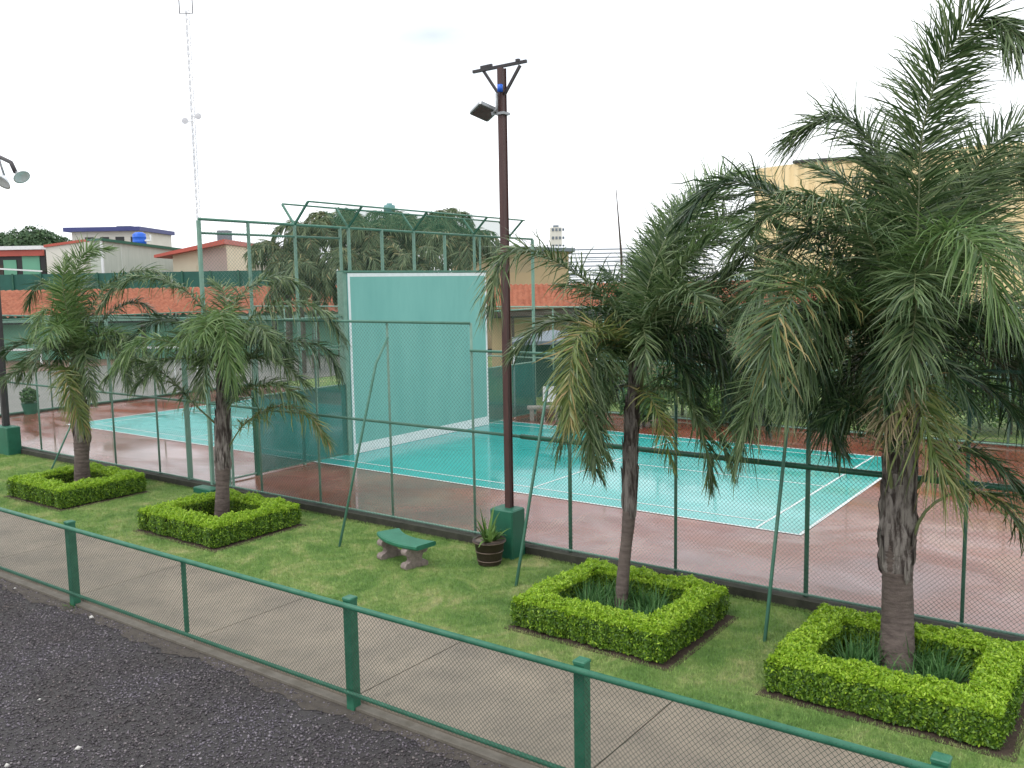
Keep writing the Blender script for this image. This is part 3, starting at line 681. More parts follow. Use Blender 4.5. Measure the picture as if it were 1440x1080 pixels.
# ------------------------------------------------------------------ palms
def catmull(P, n):
    P = np.asarray(P, float); P = np.vstack([2*P[0]-P[1], P, 2*P[-1]-P[-2]])
    k = len(P)-3; out = []
    for u in np.linspace(0, k-1e-6, n):
        i = int(u); t = u-i; a, b_, c, d = P[i:i+4]
        out.append(.5*((2*b_)+(-a+c)*t+(2*a-5*b_+4*c-d)*t*t+(-a+3*b_-3*c+d)*t**3))
    out = np.array(out)
    # resample evenly
    s = np.r_[0, np.cumsum(np.linalg.norm(np.diff(out, axis=0), axis=1))]; q = np.linspace(0, s[-1], n)
    return np.stack([np.interp(q, s, out[:, i]) for i in range(3)], 1), s[-1]
def frond_data(ctrl, leaflen, width, dens, droop, petiole=.14, seg=4, elev=(-30, 80), r0=.016, rg=None, tw=0):
    rg = rg or rng
    C_, L = catmull(ctrl, 40)
    n = int(dens*L*(1-petiole)); 
    u = petiole+(1-petiole)*(np.arange(n)+.5)/n
    u = np.repeat(u, 2)+rg.normal(0, .004, 2*n); u = np.clip(u, 0, .999); sg = np.tile([1, -1], n); n2 = 2*n
    idx = u*39; i0 = np.clip(idx.astype(int), 0, 38); fr_ = (idx-i0)[:, None]
    base = C_[i0]*(1-fr_)+C_[i0+1]*fr_; T = nrm(C_[i0+1]-C_[i0])
    S = np.cross(T, [0, 0, 1.]); flat = np.linalg.norm(S, axis=1) < .25
    hdir = C_[-1]-C_[0]; hdir = hdir*np.array([1, 1, 0]); S0 = nrm(np.cross(hdir, [0, 0, 1.])+1e-6)
    S = nrm(S+S0*.35); S = nrm(S-T*np.sum(S*T, 1)[:, None])
    if tw: S = nrm(S*(1-tw)+(CR-T*np.sum(CR*T, 1)[:, None])*tw)
    Nn = np.cross(S, T)
    v = (u-petiole)/(1-petiole)
    A = np.radians(np.interp(v, [0, .3, .8, 1], [74, 60, 46, 18])+rg.normal(0, 7, n2)); E = np.radians(elev[0]+(elev[1]-elev[0])*rg.random(n2))
    d = np.cos(A)[:, None]*T+np.sin(A)[:, None]*(np.cos(E)[:, None]*S*sg[:, None]+np.sin(E)[:, None]*Nn)
    l = leaflen*np.interp(v, [0, .12, .4, .75, 1], [.62, .92, 1, .88, .5])*(.75+.4*rg.random(n2))
    t = np.linspace(0, 1, seg+1)
    dr = droop*(.25+.95*rg.random(n2)**1.2)
    P = base[:, None]+d[:, None]*(l[:, None]*t)[..., None]
    g_ = l[:, None]*dr[:, None]*t**1.9
    P[..., 2] -= g_
    # shorten outward travel where it droops (keeps length)
    P[..., :2] -= (d[:, None, :2]*(l[:, None]*.20*np.minimum(dr, 1.3)[:, None]*t**2.4)[..., None])
    P[:, 1:, :] += rg.normal(0, .012, (n2, seg, 3))*leaflen*2*t[1:][None, :, None]
    P += rg.normal(0, .075, (n2, 1, 3))*np.array([1, 1, .6])*(l[:, None]*t**1.7)[..., None]
    wd = nrm(np.cross(d, Nn+rg.normal(0, .55, (n2, 3))))
    ww = wd[:, None]*(width*(.7+.6*rg.random(n2))[:, None]*np.interp(t, [0, .25, .7, 1], [.55, 1, .75, .06]))[..., None]/2
    V = np.stack([P-ww, P+ww], 2).reshape(-1, 3); k = seg+1; i = np.arange(seg)
    q = np.stack([2*i, 2*i+1, 2*i+3, 2*i+2], 1); F = (q[None]+(2*k)*np.arange(n2)[:, None, None]).reshape(-1, 4)
    mi = np.zeros(len(F), int)
    # stalk
    m = MB(); m.tube(C_[::3], np.interp(np.linspace(0, 1, len(C_[::3])), [0, .2, 1], [r0*1.5, r0, r0*.25]), 6, caps=False)
    SV = np.concatenate(m.v); SF = np.array(m.f)+len(V)
    return np.concatenate([V, SV]), np.concatenate([F, SF]), np.concatenate([mi, np.ones(len(SF), int)])
LFIX = {'m': 'leafmix', 'g': 'leaf', 'd': 'leafdark', 'l': 'leaflight', 'y': 'leafyel', 'x': 'leafdry'}
def palm(label, base, depth, crown, trunk_pts, radii, fronds, fill, leaflen, width, dens, husk_from, flen, r0=.016, skirt=0):
    root = thing('palm_tree', label, 'palm tree', tuple(base), 'feathery palms in square hedges')
    B = np.array(base)
    tp = [B+np.array([0, 0, -.1]), *[at(px, py, depth+dd) for px, py, dd in trunk_pts]]
    C_, L = catmull(tp, 60)
    s = np.linspace(0, 1, 60); R_ = np.interp(s, radii[0], radii[1])
    # ringed lower trunk
    nl = int(60*husk_from)
    # trunk with ring scars
    dense, _ = catmull(tp, 300); sd = np.linspace(0, 1, 300); Rd = np.interp(sd, radii[0], radii[1])
    ringn = 26*L/2.2
    Rr = Rd*(1+.030*np.abs(np.sin(sd*ringn*3.14))**6*(sd < husk_from)+.012*rng.normal(0, 1, 300))
    m = MB(); m.tube(dense, Rr, 20); part(m, 'trunk', 'bark', root, True)
    # husk slabs (old leaf bases)
    m = MB(); nh = int(17*(1-husk_from)*L)+6
    for k in range(nh):
        u = husk_from+(1-husk_from)*(k+.5)/nh*.93; i = int(u*299); a = k*2.39996+rng.normal(0, .2)
        T = nrm(dense[min(i+3, 299)]-dense[i-3]); ax = nrm(np.cross(T, [math.cos(a), math.sin(a), .01])); rad = np.cross(ax, T)
        hl_ = .45+.35*rng.random(); rr = Rd[i]; w0 = rr*1.25
        V = []; q = 6
        for j in range(q+1):
            t = j/q; c_ = dense[i]+T*(hl_*(t-.25)); out = rr*.93+.022*min(t/.2, 1)+.028*t*t+.006*rng.random()
            wj = w0*float(np.interp(t, [0, .12, .3, .6, 1], [.35, .8, 1, .62, .16]))
            for w_ in (-1, -.45, .45, 1):
                V.append(c_+rad*(out-abs(w_)**2*wj*.52)+ax*w_*wj)
        f = [(j*4+c, j*4+c+1, (j+1)*4+c+1, (j+1)*4+c) for j in range(q) for c in range(3)]
        m.raw(V, f)
    part(m, 'leaf_bases', 'husk', root, False)
    cp = at(crown[0], crown[1], depth+crown[2])
    Lr = np.array(root.location)
    def add(ctrl, key, ll=1, dr=.8, pet=.14, el=(-18, 52), de=1, tw=0):
        V, F, mi = frond_data(ctrl, leaflen*ll, width, dens*de, dr, pet, 4, el, r0, None, tw)
        o = fastmesh('frond', (V-Lr, F), 4, [LFIX[key], 'rachis' if key != 'x' else 'rachisb'], root, mi)
        if key == 'y': o['label'] = 'yellowing frond'
        if key == 'x': o['label'] = 'dried brownish frond'
        return o
    for pts, key, kw in fronds:
        ctrl = [at(px, py, depth+dd) for px, py, dd in pts]
        add(ctrl, key, **kw)
    for k, (az, el, key) in enumerate(fill):
        # az in degrees relative to "towards the viewer"=180 ; el start elevation
        a = math.radians(az); hdir = CR*math.sin(a)+np.array([CF[0], CF[1], 0])*math.cos(a); hdir[2] = 0; hdir = nrm(hdir)
        e = math.radians(el); p = cp.copy()+rng.normal(0, .03, 3); P = [p.copy()]; Lf = flen*(.8+.3*rng.random())
        for st in range(8):
            dvec = hdir*math.cos(e)+np.array([0, 0, math.sin(e)]); p = p+dvec*Lf/8; P.append(p.copy()); e -= math.radians(9+1.8*st)
        add(P[::2], key, .85, .5)
    # emerging crown boots
    m = MB()
    for k in range(9):
        a = k*.7; d_ = np.array([math.cos(a), math.sin(a), 0]); m.tube([cp-np.array([0, 0, .45])+d_*.05, cp-np.array([0, 0, .1])+d_*.09, cp+d_*.13+np.array([0, 0, .25])], [.035*r0/.016, .032*r0/.016, .02*r0/.016], 6)
    part(m, 'crown_boots', 'rachis', root, True)
    return root
D = dict
palm('thick trunked palm with huge feathery fronds in the near right corner', (14.75, -4.65, -.12), 10.5, (1283, 500, 0),
     [(1262, 880, 0), (1262, 800, 0), (1264, 700, 0), (1270, 600, 0), (1280, 500, 0)],
     ([0, .06, .16, .32, .42, .75, 1], [.245, .215, .18, .165, .185, .15, .10]),
     [([(1280, 500, 0), (1291, 300, -.1), (1298, 180, -.15), (1335, 70, -.3), (1390, 22, -.5), (1450, 70, -.8)], 'g', D(ll=1.05, dr=.28, pet=.14, el=(-25, 60), de=1.5, tw=.85)),
      ([(1275, 490, 0), (1262, 330, .2), (1235, 220, .3), (1180, 165, .3), (1118, 190, .2)], 'g', D(ll=1.15, dr=.5, pet=.14, de=1.3, tw=.5)),
      ([(1270, 490, 0), (1205, 390, .3), (1138, 318, .5), (1060, 262, .7), (1005, 262, .8), (960, 310, .9)], 'd', D(ll=.95, dr=.45, pet=.15)),
      ([(1275, 490, 0), (1240, 400, .3), (1195, 330, .5), (1130, 330, .7), (1090, 380, .8)], 'g', D(ll=.9, dr=.6)),
      ([(1280, 490, .1), (1222, 370, .2), (1155, 305, .3), (1090, 298, .4), (1035, 345, .4)], 'g', D(ll=.9, dr=.5, tw=.2)),
      ([(1280, 490, .1), (1215, 400, .8), (1140, 350, 1.2), (1065, 350, 1.5), (1010, 400, 1.6)], 'g', D(ll=.9, dr=.55)),
      ([(1282, 490, 0), (1330, 330, .1), (1375, 230, .1), (1430, 180, 0), (1480, 190, 0)], 'g', D(ll=.95, dr=.4, tw=.5)),
      ([(1280, 490, .1), (1250, 350, .6), (1205, 270, 1.0), (1150, 235, 1.3)], 'g', D(ll=.9, dr=.4, tw=.5)),
      ([(1280, 490, 0), (1265, 370, .5), (1245, 260, .9), (1215, 215, 1.2)], 'd', D(ll=.9, dr=.4, tw=.6)),
      ([(1285, 490, 0), (1320, 380, .2), (1365, 270, .3), (1425, 240, .4), (1470, 290, .4)], 'g', D(ll=.9, dr=.5, tw=.3)),
      ([(1280, 490, 0), (1310, 350, .6), (1340, 270, 1.0), (1380, 240, 1.4)], 'd', D(ll=.85, dr=.5, tw=.5)),
      ([(1275, 495, 0), (1215, 440, -.1), (1160, 390, -.2), (1090, 380, -.3), (1050, 440, -.3)], 'g', D(ll=.95, dr=.7)),
      ([(1270, 490, 0), (1230, 350, -.4), (1180, 290, -.8), (1110, 270, -1.1)], 'g', D(ll=.8, dr=.7, pet=.2)),
      ([(1268, 500, 0), (1190, 420, -.5), (1125, 405, -1.0), (1085, 470, -1.4), (1085, 530, -1.5)], 'm', D(ll=.85, dr=.5, pet=.12)),
      ([(1268, 500, 0), (1180, 430, -.2), (1140, 450, -.5), (1115, 540, -.6), (1108, 570, -.6)], 'g', D(ll=.8, dr=.7, pet=.12)),
      ([(1270, 505, 0), (1200, 450, .2), (1160, 480, .2), (1160, 580, .1), (1180, 630, 0)], 'd', D(ll=.65, dr=.6, pet=.12)),
      ([(1280, 490, 0), (1300, 380, -.6), (1330, 325, -1.1), (1375, 350, -1.6), (1410, 430, -1.8)], 'l', D(ll=.95, dr=.7, pet=.25, el=(-10, 55))),
      ([(1280, 490, 0), (1310, 400, -.3), (1350, 340, -.6), (1410, 330, -.8), (1465, 400, -.9)], 'g', D(ll=1.0, dr=.75, pet=.2)),
      ([(1285, 490, 0), (1330, 400, .4), (1380, 300, .7), (1425, 225, .9), (1475, 195, 1.0)], 'g', D(ll=.95, dr=.35, pet=.15, tw=.5)),
      ([(1285, 495, 0), (1340, 450, -.2), (1400, 440, -.4), (1460, 500, -.5)], 'd', D(ll=1.0, dr=.8)),
      ([(1285, 500, 0), (1350, 490, .3), (1420, 520, .4), (1470, 600, .4)], 'd', D(ll=.9, dr=.8)),
      ([(1270, 500, 0), (1230, 460, .6), (1180, 470, .9), (1130, 540, 1.0)], 'd', D(ll=.75, dr=.6)),
      ([(1280, 500, 0), (1260, 440, .6), (1230, 400, 1.2), (1190, 400, 1.8)], 'd', D(ll=.9, dr=.6)),
      ([(1280, 505, 0), (1262, 472, -.35), (1248, 515, -.6), (1242, 560, -.7)], 'd', D(ll=.55, dr=.5)),
      ([(1283, 505, 0), (1305, 478, -.4), (1338, 525, -.6), (1368, 570, -.6)], 'd', D(ll=.6, dr=.5)),
      ([(1285, 510, 0), (1350, 465, .4), (1420, 480, .5), (1475, 560, .5)], 'd', D(ll=.8, dr=.5)),
      ([(1285, 530, 0), (1340, 520, 0), (1395, 550, 0), (1440, 600, 0)], 'd', D(ll=.65, dr=.5)),
      ([(1275, 530, 0), (1225, 500, .3), (1185, 540, .4), (1165, 590, .4)], 'd', D(ll=.6, dr=.5)),
      ([(1275, 540, 0), (1235, 520, 0), (1205, 560, 0), (1190, 600, 0)], 'g', D(ll=.55, dr=.5)),
      ([(1280, 500, 0), (1285, 430, -.5), (1290, 410, -.9), (1285, 460, -1.3), (1278, 520, -1.4)], 'g', D(ll=.8, dr=.5)),
      ([(1283, 560, 0), (1275, 535, -.3), (1262, 545, -.6), (1245, 600, -.75)], 'x', D(ll=.62, dr=.85, pet=.05, el=(-10, 60))),
      ([(1283, 560, 0), (1290, 540, -.35), (1290, 560, -.7), (1315, 640, -.85), (1345, 690, -.9)], 'y', D(ll=.75, dr=.7, pet=.1, el=(-20, 60))),
      ([(1285, 690, 0), (1330, 640, -.2), (1380, 640, -.3), (1440, 690, -.4)], 'd', D(ll=.7, dr=.6, pet=.2)),
      ([(1278, 765, -.1), (1305, 715, -.25), (1355, 690, -.35), (1405, 705, -.4), (1450, 760, -.4)], 'm', D(ll=.62, dr=.5, pet=.45)),
      ([(1255, 690, -.1), (1240, 620, -.3), (1200, 570, -.4), (1160, 590, -.5)], 'd', D(ll=.6, dr=.6, pet=.3))],
     [(205, 68, 'g'), (20, 55, 'd'), (-30, 45, 'd'), (60, 40, 'd'), (-70, 35, 'd'), (-95, 15, 'g'), (85, 25, 'd'), (100, 50, 'g'), (-50, 60, 'g'), (0, 15, 'd')],
     .80, .0185, 84, .34, 2.5, r0=.018)
palm('slim leaning palm with drooping fronds just right of the light pole', (11.2, -4.65, -.12), 12.4, (896, 510, 0),
     [(877, 800, 0), (884, 730, 0), (886, 650, 0), (890, 570, 0), (896, 500, 0)],
     ([0, .08, .3, .38, .7, 1], [.105, .09, .078, .088, .075, .055]),
     [([(890, 505, 0), (862, 430, -.1), (810, 385, -.3), (745, 352, -.5), (705, 365, -.6), (690, 430, -.7)], 'g', D(ll=.95, dr=.6, pet=.12)),
      ([(890, 505, 0), (868, 450, .2), (835, 410, .4), (790, 400, .6)], 'g', D(ll=.8, dr=.7)),
      ([(900, 505, 0), (905, 420, .3), (935, 345, .5), (985, 285, .8), (1035, 275, 1.0)], 'g', D(ll=.95, dr=.35, tw=.4)),
      ([(900, 500, 0), (915, 420, .6), (955, 350, 1.0), (1010, 310, 1.4), (1060, 320, 1.6)], 'l', D(ll=.95, dr=.5, tw=.3)),
      ([(900, 495, 0), (925, 395, .3), (970, 300, .5), (1030, 245, .7), (1075, 262, .8)], 'l', D(ll=1.0, dr=.35, tw=.4)),
      ([(900, 500, 0), (940, 400, .5), (1000, 320, .8), (1060, 295, 1.0), (1105, 325, 1.1)], 'g', D(ll=.95, dr=.45, tw=.3)),
      ([(900, 495, 0), (912, 400, .1), (945, 320, .2), (990, 270, .3)], 'g', D(ll=.85, dr=.3, tw=.6)),
      ([(900, 500, 0), (925, 410, .1), (975, 350, .1), (1030, 320, .1), (1075, 340, .1)], 'l', D(ll=.9, dr=.45, tw=.2)),
      ([(900, 500, 0), (930, 440, .2), (985, 400, .4), (1040, 380, .5), (1090, 410, .5)], 'g', D(ll=.95, dr=.6)),
      ([(898, 500, 0), (900, 430, .5), (910, 370, .8), (930, 330, 1.1)], 'd', D(ll=.8, dr=.4, tw=.6)),
      ([(900, 505, 0), (920, 430, -.2), (960, 370, -.4), (1010, 340, -.6), (1060, 360, -.7)], 'g', D(ll=1.0, dr=.6)),
      ([(900, 505, 0), (950, 430, 0), (1010, 400, 0), (1060, 430, -.1), (1085, 500, -.2)], 'g', D(ll=1.0, dr=.8)),
      ([(900, 510, 0), (940, 470, -.3), (1000, 470, -.5), (1045, 540, -.6), (1055, 590, -.6)], 'd', D(ll=.85, dr=.65)),
      ([(900, 515, 0), (945, 480, .4), (1000, 500, .7), (1030, 590, .8)], 'd', D(ll=.9, dr=.9)),
      ([(890, 510, 0), (850, 465, -.5), (812, 475, -.9), (800, 540, -1.1), (802, 590, -1.2)], 'y', D(ll=.68, dr=.5, pet=.1, de=1.1)),
      ([(890, 515, 0), (855, 490, -.3), (830, 520, -.6), (825, 590, -.7), (838, 650, -.7)], 'g', D(ll=.7, dr=.5, pet=.1)),
      ([(890, 530, 0), (850, 530, .2), (810, 570, .3), (790, 620, .3)], 'g', D(ll=.8, dr=.7)),
      ([(893, 575, 0), (925, 545, -.3), (965, 560, -.5), (990, 620, -.6), (1000, 680, -.6)], 'g', D(ll=.55, dr=.7, pet=.15, el=(-10, 50))),
      ([(893, 580, 0), (905, 550, -.4), (925, 580, -.7), (945, 650, -.8)], 'y', D(ll=.5, dr=.8, pet=.2, de=.5)),
      ([(893, 520, 0), (868, 495, -.2), (848, 540, -.35), (842, 620, -.35), (855, 645, -.3)], 'g', D(ll=.55, dr=.5, pet=.08)),
      ([(893, 560, 0), (878, 540, .2), (852, 575, .3), (832, 640, .3), (845, 670, .3)], 'd', D(ll=.5, dr=.5, pet=.1)),
      ([(893, 515, 0), (845, 480, -.2), (815, 520, -.3), (795, 575, -.3)], 'm', D(ll=.65, dr=.5, pet=.1)),
      ([(897, 520, 0), (930, 490, -.3), (963, 520, -.4), (985, 570, -.4)], 'd', D(ll=.6, dr=.5)),
      ([(897, 550, 0), (938, 530, .1), (985, 570, .15), (1015, 620, .15), (1030, 665, .15)], 'g', D(ll=.5, dr=.5)),
      ([(897, 525, 0), (960, 480, .3), (1030, 515, .4), (1072, 580, .4), (1078, 600, .4)], 'd', D(ll=.65, dr=.5)),
      ([(897, 515, 0), (950, 465, -.1), (1005, 490, -.2), (1035, 550, -.2)], 'd', D(ll=.7, dr=.5)),
      ([(895, 510, 0), (902, 462, -.4), (908, 480, -.7), (905, 520, -.8)], 'g', D(ll=.5, dr=.5, pet=.05)),
      ([(893, 505, 0), (862, 450, .5), (830, 440, .9), (800, 480, 1.1)], 'd', D(ll=.8, dr=.5)),
      ([(895, 505, 0), (885, 440, .3), (870, 400, .6), (850, 380, .9)], 'd', D(ll=.85, dr=.6))],
     [(160, 68, 'g'), (10, 50, 'd'), (-30, 35, 'd'), (40, 30, 'd'), (75, 15, 'd'), (110, 45, 'd'), (-75, 50, 'g'), (60, 60, 'g')],
     .70, .0195, 76, .42, 2.1, r0=.013)
palm('short palm with spreading drooping fronds in the second hedge from the left', (2.45, -4.65, -.12), 17.4, (313, 500, 0),
     [(313, 690, 0), (313, 650, 0), (313, 600, 0), (313, 550, 0), (314, 500, 0)],
     ([0, .1, .25, .34, .6, 1], [.16, .14, .125, .14, .10, .08]),
     [([(312, 500, 0), (290, 440, 0), (255, 405, -.1), (205, 390, -.1), (165, 402, -.2), (142, 430, -.2)], 'g', D(ll=.85, dr=.8)),
      ([(308, 600, 0), (275, 570, -.2), (230, 525, -.3), (185, 505, -.3), (150, 530, -.4)], 'g', D(ll=.9, dr=.9, pet=.22)),
      ([(310, 520, 0), (275, 500, -.4), (235, 480, -.6), (195, 480, -.8), (165, 510, -.9)], 'l', D(ll=.85, dr=.8)),
      ([(315, 500, 0), (325, 440, .2), (350, 405, .4), (390, 390, .5), (435, 405, .6)], 'g', D(ll=.8, dr=.7)),
      ([(317, 505, 0), (350, 450, .1), (400, 425, .1), (450, 435, .1), (480, 470, .1)], 'g', D(ll=.85, dr=.9)),
      ([(317, 520, 0), (360, 495, -.1), (410, 480, -.2), (455, 490, -.2), (475, 520, -.2)], 'd', D(ll=.9, dr=.8)),
      ([(318, 635, 0), (345, 595, -.2), (390, 572, -.3), (430, 582, -.4), (462, 620, -.4)], 'y', D(ll=.72, dr=.8, pet=.2)),
      ([(317, 580, 0), (340, 550, -.4), (385, 540, -.6), (425, 560, -.8)], 'g', D(ll=.8, dr=.9)),
      ([(312, 500, 0), (308, 455, -.5), (310, 440, -.9), (318, 470, -1.3), (325, 530, -1.4)], 'l', D(ll=.85, dr=.8, pet=.1)),
      ([(312, 500, 0), (295, 460, -.5), (275, 450, -.9), (262, 480, -1.2)], 'l', D(ll=.8, dr=.8)),
      ([(312, 525, 0), (270, 505, -.3), (225, 510, -.5), (190, 545, -.6)], 'g', D(ll=.75, dr=.5)),
      ([(317, 525, 0), (350, 505, -.3), (390, 508, -.4), (430, 540, -.5)], 'g', D(ll=.75, dr=.5)),
      ([(314, 515, 0), (318, 480, -.3), (325, 495, -.5), (330, 550, -.6)], 'd', D(ll=.7, dr=.5, pet=.05)),
      ([(312, 515, 0), (300, 485, -.3), (290, 505, -.5), (284, 555, -.6)], 'g', D(ll=.7, dr=.5, pet=.05)),
      ([(312, 505, 0), (270, 460, .3), (225, 450, .5), (185, 475, .6)], 'd', D(ll=.8, dr=.5)),
      ([(314, 510, 0), (340, 470, -.5), (365, 460, -.9), (385, 490, -1.1)], 'g', D(ll=.8, dr=.8)),
      ([(314, 500, 0), (318, 440, .3), (315, 410, .6), (300, 395, .9)], 'g', D(ll=.8, dr=.5))],
     [(175, 60, 'l'), (20, 45, 'd'), (-40, 35, 'd'), (50, 30, 'd'), (-85, 45, 'g'), (85, 50, 'g')],
     .66, .021, 66, .36, 1.8, r0=.014)
palm('farthest left palm with an upright feathery plume and one yellow frond', (-2.6, -4.65, -.12), 20.3, (110, 500, 0),
     [(115, 650, 0), (115, 620, 0), (113, 590, 0), (110, 550, 0), (110, 500, 0)],
     ([0, .1, .3, .38, .7, 1], [.19, .17, .15, .17, .12, .08]),
     [([(110, 500, 0), (102, 440, 0), (105, 390, 0), (120, 355, 0), (150, 350, 0)], 'l', D(ll=.95, dr=.25, pet=.1, de=1.4, tw=.8)),
      ([(110, 500, 0), (95, 440, -.2), (88, 395, -.3), (95, 365, -.3)], 'l', D(ll=.85, dr=.3, tw=.7)),
      ([(110, 500, 0), (95, 440, .3), (75, 405, .5), (55, 400, .6), (40, 425, .7)], 'g', D(ll=.8, dr=.7)),
      ([(108, 500, 0), (85, 450, -.4), (62, 435, -.7), (48, 470, -.9)], 'l', D(ll=.8, dr=.8)),
      ([(112, 500, 0), (130, 430, 0), (165, 392, 0), (210, 380, 0), (250, 400, 0)], 'g', D(ll=.9, dr=.75)),
      ([(112, 505, 0), (145, 450, .2), (190, 425, .3), (225, 445, .4)], 'd', D(ll=.8, dr=.8)),
      ([(108, 515, 0), (75, 490, 0), (30, 485, 0), (-20, 520, 0)], 'd', D(ll=.85, dr=.5, el=(10, 60))),
      ([(108, 520, 0), (70, 515, -.3), (30, 520, -.4), (-10, 545, -.4)], 'g', D(ll=.7, dr=.6)),
      ([(112, 520, 0), (150, 480, -.1), (190, 480, -.2), (220, 530, -.2)], 'g', D(ll=.9, dr=.9)),
      ([(108, 540, -.1), (95, 518, -.4), (92, 530, -.7), (108, 575, -.8), (118, 600, -.8)], 'y', D(ll=.7, dr=.75, pet=.02, de=1.5)),
      ([(110, 515, 0), (85, 480, -.3), (60, 490, -.5), (42, 530, -.6)], 'g', D(ll=.75, dr=.5)),
      ([(112, 515, 0), (140, 480, -.3), (165, 495, -.4), (180, 540, -.5)], 'g', D(ll=.75, dr=.5)),
      ([(110, 520, 0), (115, 490, -.3), (122, 510, -.5), (128, 560, -.6)], 'g', D(ll=.7, dr=.5, pet=.05)),
      ([(110, 500, 0), (112, 430, .4), (118, 400, .8), (125, 390, 1.2)], 'd', D(ll=.8, dr=.6))],
     [(175, 60, 'l'), (20, 45, 'd'), (-45, 35, 'd'), (60, 30, 'd'), (-85, 25, 'g'), (90, 25, 'g'), (100, 55, 'l')],
     .66, .022, 62, .40, 1.8, r0=.014)

# ------------------------------------------------------------------ background
FH = nrm(np.array([CF[0], CF[1], 0])); RH = np.array([FH[1], -FH[0], 0])
def frame_obj(px, depth, yaw=0):
    """origin on the ground straight below a spot; local x runs right, local y away"""
    p = at(px, 400, depth); a = math.atan2(RH[1], RH[0])+math.radians(yaw)
    return (p[0], p[1], 0), a
def lz(py, px, depth): return at(px, py, depth)[2]
def lx(px, ref, depth): return (px-ref)/FPX*depth
def bthing(name, label, cat, px, depth, yaw=0, group=None):
    loc, a = frame_obj(px, depth, yaw); o = thing(name, label, cat, loc, group); o.rotation_euler[2] = a; return o
def lp_(mb, name, m, parent, smooth=False, label=None):
    o = mb.build(name, m, parent, smooth)
    if label: o['label'] = label
    return o
def tiled_roof(x0, x1, y0, z0, y1, z1, pitch=.30, courses=9):
    """barrel tiles on a single slope, eave (y0,z0) to ridge (y1,z1)"""
    xs = np.arange(x0, x1, pitch/6); n = len(xs); V = []; F = []
    for c in range(courses):
        for e in (0, 1):
            t = (c+e*1.0)/courses; y = y0+(y1-y0)*t; z = z0+(z1-z0)*t+(.09 if e == 0 else .0)
            V.append(np.stack([xs, np.full(n, y), z+.3*pitch*np.abs(np.sin(xs/pitch*math.pi))], 1))
    k = 2*courses; i = np.arange(n-1)
    for r_ in range(k-1): F.append(np.stack([r_*n+i, r_*n+i+1, (r_+1)*n+i+1, (r_+1)*n+i], 1))
    return np.concatenate(V), np.concatenate(F)
# left pavilion: long tiled roof above pale green wall
dp = 57
pv = bthing('pavilion', 'long low building with terracotta tile roof and pale green wall at the left', 'building', 240, dp)
xa, xb = lx(-90, 240, dp), lx(640, 240, dp)
b = MB(); b.box(xa, xb, 0, .2, 0, 2.75); lp_(b, 'wall', 'greenwall', pv)
fastmesh('roof', tiled_roof(xa-.5, xb+.5, -1.3, 2.62, 5.5, 4.30, .46, 12), 4, 'tile', pv)
b = MB(); b.box(xa-.5, xb+.5, -1.42, -1.31, 2.42, 2.60); lp_(b, 'gutter', 'steelpale', pv)
b = MB(); b.box(xa-.4, xb+.4, 5.52, 5.7, 0, 4.25); lp_(b, 'back_wall', 'palewall', pv)
for px in (-20, 208, 300, 390, 480, 560):
    b = MB(); x = lx(px, 240, dp); b.box(x-.12, x+.12, -1.25, -1.05, 0, 2.5); lp_(b, 'post', 'brownpost', pv)
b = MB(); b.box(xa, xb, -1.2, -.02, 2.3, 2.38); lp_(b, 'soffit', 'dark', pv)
for pxa, pxb, lab, g in ((-60, 50, 'white topped tennis net standing before the green wall at the left edge', None), (160, 262, 'white topped tennis net seen between the two left palms', None)):
    dn = 52.5; t = bthing('tennis_net', lab, 'net', (pxa+pxb)/2, dn); h = lx(pxb, pxa, dn)/2
    b = MB(); b.box(-h, h, -.02, .02, .90, 1.02); lp_(b, 'tape', 'white', t)
    for s_ in (-1, 1):
        b = MB(); b.bar((s_*h, 0, 0), (s_*h, 0, 1.05), .09); lp_(b, 'post', 'white', t)
    o = fastmesh('netting', chainlink((-h, 0), (h, 0), .02, .9, .16, .005), 4, 'wirelow', t)
ar = bthing('shelter', 'small arched grey shelter behind the second palm from the left', 'shelter', 255, 44)
b = MB()
arcs = [(-.55*math.cos(t), 1.0+.55*math.sin(t)) for t in np.linspace(0, math.pi, 12)]
V = [(x, 0, z) for x, z in arcs]+[(x, .9, z) for x, z in arcs]
b.raw(V, [(i, i+1, i+13, i+12) for i in range(11)]); lp_(b, 'canopy', 'grey', ar)
for s_ in (-1, 1):
    for y_ in (0, .9):
        b = MB(); b.tube([(s_*.55, y_, 0), (s_*.55, y_, 1.0)], .03, 6); lp_(b, 'post', 'white', ar)
b = MB(); b.bevbox(-.45, .45, .3, .7, .35, .45, .02); lp_(b, 'bench', 'brownpost', ar)
pl2 = bthing('planter', 'green planter with a shrub beyond the left end of the court', 'planter', 29, 32)
b = MB(); b.lathe([(.2, 0), (.28, .38), (.30, .40), (.27, .40), (.02, .38)], n=14); lp_(b, 'tub', 'base_green', pl2)
def cloud(n, ells, size, seedv=0, upb=.3):
    r = np.random.default_rng(seedv); V = []
    vol = np.array([e[3]*e[4]*e[5] for e in ells]); pick = r.choice(len(ells), n, p=vol/vol.sum())
    E_ = np.array(ells)[pick]; d = nrm(r.normal(0, 1, (n, 3))); rad = (.35+.65*r.random(n)**.45)*(1+.16*np.sin(d[:, 0]*7+E_[:, 0]*3)*np.cos(d[:, 1]*6+d[:, 2]*8))
    P = E_[:, :3]+d*E_[:, 3:6]*rad[:, None]
    N = nrm(d+r.normal(0, .6, (n, 3))+np.array([0, 0, upb])); T = nrm(np.cross(N, r.normal(0, 1, (n, 3)))); S = np.cross(N, T)
    L = size*(.6+.8*r.random(n))[:, None]
    V = np.stack([P-T*L, P+S*L*.5, P+T*L, P-S*L*.5], 1).reshape(-1, 3)
    return V, np.arange(4*n).reshape(n, 4)
